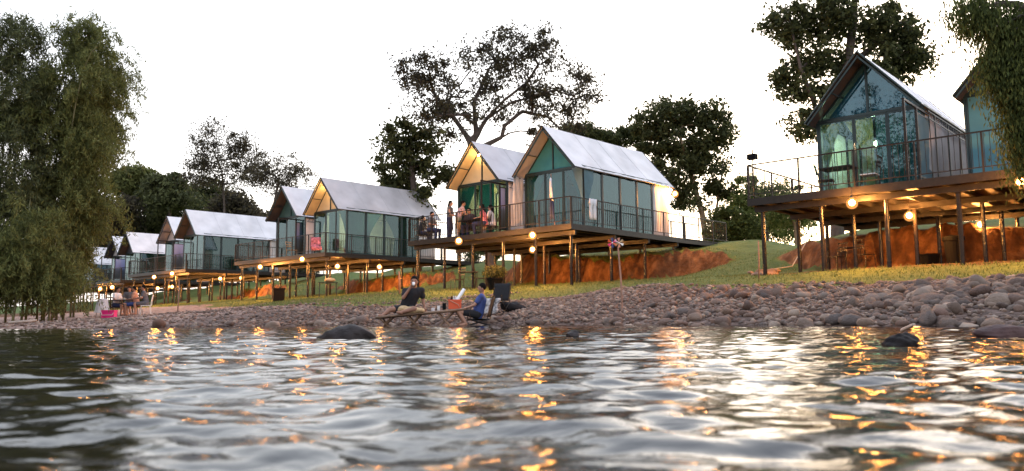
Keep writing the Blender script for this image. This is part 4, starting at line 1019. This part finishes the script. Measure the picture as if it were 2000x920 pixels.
# ------------------------------------------------------------------ chairs, tables
def metal_chair(label, loc, rz, mt='steel', group=None, h=.45, seat=None):
    t = thing('metal_chair', label, 'chair', loc, rz, group); st = seat or mt
    MB().box(-.21, .21, -.21, .2, h - .03, h).build('seat', M[st], t)
    bk = MB()
    for x in (-.2, .2): bk.tube([(x, .215, h - .02), (x, .24, h + .25), (x, .29, h + .48)], .013, 6)
    for z_, y_ in ((h + .2, .235), (h + .3, .25), (h + .45, .283)): bk.bar((-.2, y_, z_), (.2, y_, z_), .02, .045)
    for x in (-.08, 0, .08): bk.tube([(x, .235, h + .2), (x, .28, h + .44)], .007, 5)
    bk.build('backrest', M[mt], t)
    for x in (-1, 1):
        for y in (-1, 1): MB().tube([(x * .19, y * .18, h - .031), (x * .21, y * .215, .0)], .013, 6).build('leg', M[mt], t)
    return t
def table(label, loc, rz, w=.9, d=.7, h=.74, mt='steel', top='steel', group=None):
    t = thing('table', label, 'table', loc, rz, group)
    MB().box(-w / 2, w / 2, -d / 2, d / 2, h - .03, h).build('tabletop', M[top], t)
    for x in (-1, 1):
        for y in (-1, 1): MB().tube([(x * (w / 2 - .06), y * (d / 2 - .06), h - .032), (x * (w / 2 - .05), y * (d / 2 - .05), 0)], .016, 6).build('leg', M[mt], t)
    return t
def onground(px, py, Y):
    p = at(px, py, Y); return Vector((p.x, p.y, gz(p.x, p.y)))
# guests on the deck
def dk(px, v):                        # a spot on the deck floor in the line of a photo column
    best = min((abs((lambda q: 1000 + FOC * q.x / (q.y * .995))(W(u, v)) - px), u) for u in np.arange(-2, 100, .05))
    return W(best[1], v, DECK_Z + .002)
g = 'guests on the deck'
p_ = dk(877, 23.4); posed('woman in dark sleeveless top standing at the deck railing, hair tied back', p_, R(75), stand_pose(.03, .18), shirt='greycloth', pants='navy', group=g, s=.98, long_hair=True, pant_frac=1.2, sleeve=.15)
p_ = dk(894, 23.7); posed('person in pale flowered shirt leaning over the deck table', p_, R(100), stand_pose(.18, .3), shirt='shirt_pat', pants='tan', group=g, pant_frac=.9)
for px, v, rz, sh, lb in ((918, 24.0, -30, 'redrock', 'seated guest in dull red top behind the deck table'), (946, 23.5, 265, 'pinkcloth', 'guest with dark hair and pinkish top seated right of the deck table'), (962, 23.9, 250, 'whitecloth', 'guest in pale trousers seated at the right end of the table by the blue screen'),
                          (820, 24.0, 120, 'blackcloth', 'dark seated guest at the left end of the deck by the bright lamp'), (838, 23.5, 60, 'greycloth', 'guest in grey seated near the bright lamp, back to the railing')):
    p_ = dk(px, v); posed(lb, p_, R(rz), sit_pose(.45, .04), shirt=sh, pants='whitecloth' if px == 962 else 'navy', group=g, long_hair=px in (946, 962), pant_frac=1.2)
    metal_chair({918: 'chair under the guest in dull red', 946: 'chair under the guest in pinkish top', 962: 'chair under the guest in pale trousers', 820: 'chair under the dark guest by the lamp', 838: 'chair under the grey guest by the lamp'}[px], p_, R(rz), group='chairs of the deck guests')
table('dark table among the guests on the deck', dk(925, 23.5), R(-42), 1.3, .75)
# things on the other decks
p_ = dk(614, 23.9); c_ = metal_chair('deck chair draped with a pink patterned cloth at the corner railing', p_, R(20))
P = [[(-.27 + .54 * i / 8, y_ + .012 * math.sin(i * 2.1 + j), z_) for i in range(9)] for j, (y_, z_) in enumerate([(.34, .35), (.36, .62), (.33, .99), (.25, 1.0), (.21, .75), (.16, .49), (-.1, .47), (-.25, .46), (-.26, .25)])]
o = MB().grid(P).build('draped_cloth', M['pinkcloth'], None, smooth=True, solid=.01); o.location = p_; o.rotation_euler = (0, 0, R(20)); tag(o, 'pink and white patterned cloth over the chair at the deck corner', 'cloth')
p_ = dk(566, 23.9); metal_chair('empty pale deck chair left of the pink draped one', p_, R(60), 'tan')
p_ = dk(1652, 22.6); table('dark terrace table in front of the blue glass tent', p_, R(-42), .9, .7)
metal_chair('white seated chair right of the terrace table', dk(1712, 22.6), R(230), 'steel', None, .45, 'white')
metal_chair('dark chair left of the terrace table', dk(1625, 22.7), R(60), 'steel')
pt = W(1.2 + 9.05, 21.85, DECK_Z + 1.06); t = thing('speaker_box', 'dark box fixed on the corner post of the right deck, against the sky', 'speaker', pt, -TH)
MB().tube([(0, 0, -1.05), (0, 0, .45)], .02, 6).build('pole', M['steel'], t); MB().box(-.14, .12, -.1, .1, .14, .30).build('box', M['black'], t)
# laundry
rp_ = W(17.7, 22.6, DECK_Z)
def railpt(x, y, z): return W(17.7 - x, 22.6 + y, DECK_Z + z)
p_ = railpt(-.75, .06, 0)
t = thing('hanging_coat', 'pale and dark coat hanging from a leaning pole at the deck railing', 'clothes', p_, -TH)
MB().tube([(-.12, .06, .0), (-.30, .09, 2.0)], .016, 6).build('pole', M['wood'], t)
P = [[(-.26 + .05 * j / 8 - (.06 + .035 * j / 8) + (.12 + .07 * j / 8) * i / 6, .02 + .04 * math.sin(i * 1.9 + j * .4), 1.85 - 1.5 * j / 8 - .06 * abs(i - 3)) for i in range(7)] for j in range(9)]
MB().grid(P[:5]).build('pale_half', M['whitecloth'], t, smooth=True, solid=.02); MB().grid(P[4:]).build('dark_half', M['navy'], t, smooth=True, solid=.02)
t = MB(); 
for (xa, xb) in ((0, .2), (.24, .44)):
    t.grid([[(.03 * math.sin(i * 2.2) + .05, xa + (xb - xa) * i / 5, .0 - .75 * j / 6) for i in range(6)] for j in range(7)])
t.grid([[(.05 + .03 * math.sin(i * 1.5), .44 * i / 10, .04 - .25 * j / 3) for i in range(11)] for j in range(4)])
o = t.build('hanging_shorts', M['whitecloth'], None, smooth=True, solid=.012); o.location = railpt(.0, 1.05, 1.0); o.rotation_euler = (0, 0, -TH); tag(o, 'pale trousers drying over the right side deck railing', 'clothes')

# under the decks
def under(u, v): 
    p = W(u, v); return Vector((p.x, p.y, gz(p.x, p.y)))
g = 'metal chairs under the right deck'
metal_chair('slat-backed metal chair left of the small table under the right deck', onground(1636, 535, 26.0), R(-70), 'post', g, .48)
metal_chair('slat-backed metal chair right of the small table under the right deck', onground(1692, 530, 25.6), R(110), 'post', g, .46)
table('small dark metal table between two chairs under the right deck', onground(1664, 535, 26.2), R(-40), .6, .6, .78)
t = thing('black_tub', 'low black plastic tub on the clay under the right deck', 'tub', onground(1817, 530, 23.4), 0)
MB().lathe([(.25, 0), (.30, .33), (.33, .34), (.33, .38), (.29, .38), (.26, .30)]).build('tub', M['black'], t, smooth=False)
t = thing('dustbin', 'tall black dustbin with rim standing right of the tub', 'bin', onground(1866, 525, 22.6), 0); t.scale = (.82, .82, .95)
MB().lathe([(.24, 0), (.32, .72), (.36, .73), (.36, .79), (.30, .80)]).build('body', M['black'], t); MB().lathe([(.365, .801), (.35, .85), (.1, .9)]).build('lid', M['black'], t)
g = 'garden chairs under the guests'
metal_chair('black metal chair left of the garden table under the guests', onground(893, 560, 32), R(-60), 'steel', g)
metal_chair('black metal chair right of the garden table under the guests', onground(938, 556, 33), R(100), 'steel', g)
table('black garden table between chairs under the guests', onground(914, 560, 32.3), R(10), .8, .6)
t = thing('plant_tub', 'dark round tub with a bushy plant near the log trunk', 'planter', onground(966, 570, 30), 0)
MB().lathe([(.22, 0), (.32, .4), (.35, .41), (.35, .46), (.3, .46)]).build('pot', M['black'], t)
rs = np.random.RandomState(77); q = rs.normal(0, 1, (900, 3)); q /= np.linalg.norm(q, axis=1)[:, None]; q *= rs.uniform(.3, 1, (900, 1)) * np.array([.5, .5, .3]); q[:, 2] += .66
np_mesh('plant', leaf_quads(q, .12, rs), np.arange(3600).reshape(-1, 4), M['leaf_dark'], t)
pt = onground(640, 585, 38); table('small dark table on the lawn under the yellow lit tent deck', pt, R(15), .9, .5, .72)
o = MB().ball((0, 0, .1), .26, .18, .1, 12, 8, .1, 3).build('folded_cloth', M['tan'], None, smooth=True); o.location = pt + Vector((.1, 0, .74)); tag(o, 'orange tan cloth bundle lying on the small lawn table', 'cloth')
t = thing('dustbin', 'dark square bin at the post left under the yellow lit tent deck', 'bin', onground(544, 588, 40), R(20))
MB().box(-.28, .28, -.28, .28, 0, .62).build('body', M['black'], t); MB().box(-.31, .31, -.31, .31, .622, .70).build('lid', M['black'], t)

# ------------------------------------------------------------------ the picnic by the water
t = thing('bamboo_bench', 'long low bamboo bench with crossed legs at the waterline', 'bench', at(825, 620, 19.95), 0)
o0 = t.location; tA = at(738, 620.5, 19.75) - o0; tB = at(912, 604, 20.15) - o0
for i in range(9):
    dy = (i - 4) * .072
    sag = [(tA.lerp(tB, s_) + Vector((0, dy, .006 * math.sin(i * 2 + s_ * 6)))) for s_ in (0, .25, .5, .75, 1)]
    MB().tube(sag, .031, 8).build('pole', M['bamboo_wood'], t, smooth=True)
def gl(px, Y): p = at(px, 620, Y); return Vector((p.x, p.y, max(gz(p.x, p.y), -.05) - .05)) - o0
for (pa, pb) in ((742, 766), (766, 745), (795, 820), (822, 797), (852, 885), (886, 855)):
    for Yd in (-.24, .24):
        f_ = (pb - 738) / 174; tp = tA.lerp(tB, min(1, max(0, f_))) + Vector((0, Yd, -.03)); MB().tube([gl(pa, 19.95 + Yd), tp], .022, 7).build('leg', M['bamboo_wood'], t)
def benchtop(f_, dy=0): return o0 + tA.lerp(tB, f_) + Vector((0, dy, .036))
o = MB()
o.ball((0, 0, .07), .30, .16, .09, 16, 10, .10, 5); o.ball((.22, .0, .06), .16, .13, .07, 12, 8, .12, 6); o.ball((-.16, -.03, .1), .14, .11, .09, 12, 8, .12, 8)
o = fuse(o, 'cloth_bundle', M['tan'], None, .02, 4); o.location = benchtop(.37, -.22); tag(o, 'crumpled tan cloth bag lying on the bamboo bench beside the man in black', 'bag')
t = thing('cool_box', 'open orange cool box with tilted white lid and bottles on the bamboo bench', 'cool box', benchtop(.86, .05), R(5))
t.scale = (.85, .85, .88); b = MB(); w, d, h_ = .19, .14, .26
for (x0, x1, y0, y1, z0, z1) in ((-w, w, -d, -d + .02, .0, h_), (-w, w, d - .02, d, .0, h_), (-w, -w + .02, -d + .021, d - .021, 0, h_), (w - .02, w, -d + .021, d - .021, 0, h_), (-w + .021, w - .021, -d + .021, d - .021, 0, .02)): b.box(x0, x1, y0, y1, z0, z1)
b.build('box', M['orange'], t); MB().box(-w - .012, w + .012, -d - .012, -d - .002, h_ - .04, h_ + .01).build('rim', M['orange'], t)
MB().tube([(-w + .05, -d - .02, h_ - .02), (.1, -d - .05, h_ - .14), (w - .06, -d - .02, .05)], .012, 6).build('handle', M['peach'], t)
lid = MB().box(-.21, .21, -.16, .16, -.025, .025).build('lid', M['white'], t); lid.location = (.17, .03, h_ + .15); lid.rotation_euler = (R(12), R(-56), 0)
bv = lid.modifiers.new('b', 'BEVEL'); bv.width = .02; bv.segments = 3
for x, y in ((-.1, .0), (-.03, .05), (-.09, .07), (.03, -.02)): MB().lathe([(.035, .03), (.035, .27), (.014, .33), (.014, .38)], (x, y, 0), 12).build('bottle', M['black'] if x < -.05 else M['whitecloth'], t, smooth=True)
o = MB().box(-.045, .045, -.02, .02, 0, .17).build('phone_speaker', M['black']); o.location = benchtop(.745, -.1); tag(o, 'upright black box standing before the orange cool box', 'speaker')
o = MB().lathe([(.035, 0), (.045, .12), (.04, .12), (.03, .01)]).build('paper_cup', M['white']); o.location = benchtop(.68, -.05); tag(o, 'white cup standing on the bench left of the black box', 'cup')
o = MB().lathe([(.04, 0), (.05, .08), (.045, .08), (.035, .01)]).build('paper_cup', M['whitecloth']); o.location = benchtop(.62, -.12); tag(o, 'low pale bowl nearest the hand of the man in black', 'bowl')
def camp_chair(label, loc, rz, s=1.0, cloth='black', h=.30, group=None):
    t = thing('folding_chair', label, 'chair', loc, rz, group)
    P = [[(-.25 * s + .5 * s * i / 6, -.25 * s + .48 * s * j / 6, h - .04 * math.sin(math.pi * i / 6) * math.sin(math.pi * j / 6)) for j in range(7)] for i in range(7)]
    MB().grid(P).build('seat', M[cloth], t, smooth=True, solid=.012)
    P = [[(-.25 * s + .5 * s * i / 6, (.25 + .13 * j / 6) * s + .03 * math.sin(math.pi * i / 6), h + .05 + .5 * s * j / 6) for j in range(7)] for i in range(7)]
    MB().grid(P).build('backrest', M[cloth], t, smooth=True, solid=.012)
    for x in (-1, 1):
        xx = x * .265 * s
        MB().tube([(xx, -.27 * s, 0), (xx, .25 * s, h), (xx, .39 * s, h + .58 * s)], .013, 6).build('leg', M['steel'], t)
        MB().tube([(xx * 1.04, .27 * s, 0), (xx * 1.04, -.25 * s, h), (xx * 1.04, -.27 * s, h + .2 * s)], .013, 6).build('leg', M['steel'], t)
    return t
mp_ = zz8(1425, 512); q = Vector((mp_.x + .02, mp_.y, max(gz(mp_.x, mp_.y), .0)))
hh = (mp_.z - .14) - q.z
camp_chair('low black folding chair under the man in blue', q, R(-80), 1.0, 'black', max(.16, hh))
q = onground(971, 600, 22.3); camp_chair('empty dark folding chair behind the man in blue', q, R(-25), 1.0, 'blackcloth', .38)
P = [[(-.30 + .6 * i / 10 + .03 * math.sin(j * 1.3), -.30 + .02 * math.sin(i * 2 + j) - .03 * j, .48 - .42 * j / 8) for i in range(11)] for j in range(9)]
o = MB().grid(P).build('patterned_towel', M['patterned'], None, smooth=True, solid=.02); o.location = q + Vector((-.05, -.1, 0)); o.rotation_euler = (0, 0, R(-25)); tag(o, 'black and white patterned towel hanging over the empty chair', 'towel')
o = MB(); o.ball((0, 0, .14), .3, .2, .15, 16, 10, .12, 2); o.ball((.2, .02, .1), .2, .16, .11, 12, 8, .12, 4); o.ball((-.22, 0, .18), .12, .14, .14, 12, 8, .1, 7)
o = fuse(o, 'black_bag', M['blackcloth'], None, .02, 3); o.location = onground(1000, 592, 22.6); tag(o, 'slumped black bag on the stones behind the empty chair', 'bag')
# poles and sticks
q = onground(1215, 600, 19.6); t = thing('pinwheel_pole', 'leaning bamboo pole with two coloured pinwheels on the stone bank', 'pole', q, 0)
tp = at(1207, 482, 20.2) - q; MB().tube([(0, 0, -.2), tp * .5 + Vector((.02, 0, 0)), tp], [.026, .024, .02], 7).build('pole', M['wood'], t)
for (px, py, cs) in ((1196, 474, ('pink', 'blue', 'orange')), (1209, 474, ('tan', 'peach', 'white'))):
    c_ = at(px, py, 20.1) - q; hub = MB().ball(c_, .02).build('pinwheel', M['white'], t)
    for i in range(6):
        a_ = i * math.pi / 3 + .3; e1 = Vector((math.cos(a_), -.06, math.sin(a_))) * .13; e2 = Vector((math.cos(a_ + .75), .03, math.sin(a_ + .75))) * .10
        MB().add([c_, c_ + e1, c_ + e2 + e1 * .25], [(0, 1, 2)]).build('vane', M[cs[i % 3]], hub, solid=.004)
def pole(label, x0, y0, x1, y1, D, r, mt='wood'):
    q = onground(x0, y0, D); tp = at(x1, y1, D) - q
    o = MB().tube([(0, 0, -.15), tp * .5 + Vector((r * .6, 0, 0)), tp], [r, r * .95, r * .8], 7).build('wooden_pole', M[mt], None, smooth=True); o.location = q; tag(o, label, 'pole')
pole('thin upright bamboo pole on the grass left of the right deck', 1482, 552, 1481, 470, 22, .022)
pole('pale stick standing in the gravel left of the lawn', 346, 632, 350, 545, 30, .025)
pole('short stick with a bottle top stuck in the lawn behind the man in black', 780, 575, 779, 530, 31, .035)
a0 = onground(1500, 536, 25); a1 = onground(1588, 500, 29); md_ = a0.lerp(a1, .5); md_.z -= .0
o = MB().tube([a0 + Vector((0, 0, .12)), Vector((md_.x, md_.y, gz(md_.x, md_.y) + .18)), a1 + Vector((0, 0, .35))], .02, 6).build('rope', M['rope']); tag(o, 'pale rope running up the grass to the right deck post', 'rope')
rd = random.Random(4); c_ = onground(1495, 545, 23.5); o = MB(); o.ball((c_.x, c_.y, c_.z), .42, .3, .10, 14, 8, .1, 3)
for i in range(34):
    px_, py_ = c_.x + max(-.4, min(.4, rd.gauss(0, .2))), c_.y + max(-.25, min(.25, rd.gauss(0, .12))); o.ball((px_, py_, gz(px_, py_) + rd.uniform(.02, .14)), rd.uniform(.05, .12), rd.uniform(.05, .1), rd.uniform(.04, .08), 8, 6, .15, i)
o = fuse(o, 'clay_heap', M['clay'], None, .025, 1); tag(o, 'small heap of pale clay clods at the foot of the thin bamboo pole', 'heap')
# rocks standing in the river
def rock(label, px, py_water, D, rx, ry, rz, mt, seed, name='river_rock', tilt=0):
    p = at(px, 600, D); vv, ff = stone_mesh(seed, 4); rs = np.random.RandomState(seed)
    vv = vv * (1 + .05 * np.sin(vv @ rs.normal(0, 5, 3))[:, None] + .03 * np.sin(vv @ rs.normal(0, 9, 3))[:, None])
    vv = vv * np.array([rx, ry, rz])
    me = bpy.data.meshes.new(name); me.from_pydata(vv.tolist(), [], ff.tolist()); me.polygons.foreach_set('use_smooth', [True] * len(ff)); me.materials.append(M[mt])
    o = bpy.data.objects.new(name, me); C.objects.link(o); o.location = (p.x, p.y, .015); o.rotation_euler = (0, tilt, 0); tag(o, label, 'rock')
rock('flat-topped dark grey boulder standing in the river left of the bench', 692, 660, 7.5, .28, .2, .125, 'wetrock', 101)
rock('small wet black rock sticking out of the river at the right', 1757, 678, 4.3, .10, .08, .075, 'blackrock', 102)
rock('long reddish rock lying in the river at the right edge', 1945, 662, 5.9, .22, .14, .075, 'redrock', 103)
rock('small grey rock tip in the river right of the bench', 1117, 657, 7.2, .075, .06, .055, 'wetrock', 104)
o = MB().tube([at_z(1762, 645, .02), at_z(1785, 634, .09)], [.02, .014], 7).build('driftwood_stick', M['log']); tag(o, 'pale stick poking out of the water above the black rock', 'stick')
o = MB().tube([onground(18, 622, 29) + Vector((0, 0, .06)), onground(72, 618, 29) + Vector((0, 0, .1))], [.05, .04], 8).build('driftwood_log', M['log'], None, smooth=True); tag(o, 'pale straight log lying on the left shore', 'log')

# ------------------------------------------------------------------ the group on the left beach
def lb_(px, Y): return onground(px, 622, Y)
g = 'people at the beach table'
def seat_at(px, Y, rz, lb, sh, pa, ch, kw={}):
    q = lb_(px, Y); posed(lb, q, R(rz), sit_pose(.42, .05), shirt=sh, pants=pa, group=g, **kw); metal_chair(ch, q, R(rz), 'white' if 'white' in ch else 'steel', 'chairs at the beach table', .42)
seat_at(223, 36.6, 80, 'person in white shirt sitting left of the beach table', 'whitecloth', 'navy', 'dark chair left of the beach table')
seat_at(266, 36.4, -75, 'person in peach top and blue shorts sitting right of the beach table', 'peach', 'blue', 'dark chair right of the beach table')
seat_at(284, 36.0, -70, 'person in dark grey shirt in the white chair at the beach table', 'greycloth', 'greycloth', 'white plastic chair at the right end of the beach table')
seat_at(252, 38.0, 10, 'person with dark hair sitting behind the beach table', 'greycloth', 'navy', 'dark chair behind the beach table')
q = lb_(243, 36.6); table('dark folding table with dishes on the left beach', q, R(5), 1.0, .7, .72)
for i, (dx, dy) in enumerate(((-.3, .1), (0, -.1), (.28, .08))):
    o = MB().lathe([(.06, 0), (.10, .07), (.09, .07), (.05, .01)]).build('food_bowl', M['white']); o.location = q + Vector((dx, dy, .722)); tag(o, ['white bowl at the left end of the beach table', 'white bowl in the middle of the beach table', 'white bowl at the right end of the beach table'][i], 'bowl')
t = thing('cool_box', 'bright pink cool box on the gravel before the beach table', 'cool box', lb_(213, 34.0), R(4))
MB().box(-.26, .26, -.17, .17, 0, .27).build('box', M['pink'], t); MB().box(-.275, .275, -.185, .185, .272, .33).build('lid', M['pink'], t); MB().tube([(-.26, -.19, .22), (-.2, -.22, .12), (.2, -.22, .12), (.26, -.19, .22)], .012, 6).build('handle', M['whitecloth'], t)
q = lb_(199, 36.0); t = thing('covered_stool', 'white cloth thrown over a stool left of the pink cool box', 'stool', q, 0)
P = [[((.2 + .12 * (j / 7) ** 1.2 + .02 * math.sin(i * 1.9)) * math.cos(i * math.pi / 10), (.2 + .12 * (j / 7) ** 1.2 + .02 * math.sin(i * 1.9)) * math.sin(i * math.pi / 10), .78 - .58 * j / 7) for i in range(21)] for j in range(8)]
cv = MB().grid(P); cv.ball((0, 0, .78), .2, .2, .06, 20, 8); cv.build('cloth', M['whitecloth'], t, smooth=True)
for x, y in ((-.18, -.18), (.18, -.18), (-.18, .18), (.18, .18)): MB().tube([(x, y, 0), (x * .8, y * .8, .72)], .015, 6).build('leg', M['steel'], t)

# ------------------------------------------------------------------ the far bank behind the viewer (it shows in the glass fronts), lamps inside the tents
for i, (x, y, lb) in enumerate([(-30, -3, 'bare-branched tree on the opposite bank, mirrored in the glass fronts'), (-24, -13, 'leafy tree on the opposite bank, mirrored in the glass fronts'), (-37, 8, 'farther thin tree on the opposite bank')]):
    t = tree('bank_tree', lb, 'tree', 45, [(1000, 560), (1004, 420), (996, 330)], [(1000, 250, 170, 130, 110), (900, 320, 90, 60, 30), (1110, 310, 90, 60, 30)], 15000, .15, 'leaf_red', .24, .7, seed=90 + i, rmin=.02)
    t.location = (x, y, gz(x, y)); t.rotation_euler = (0, 0, i * 1.3); t.scale = (1.6,) * 3
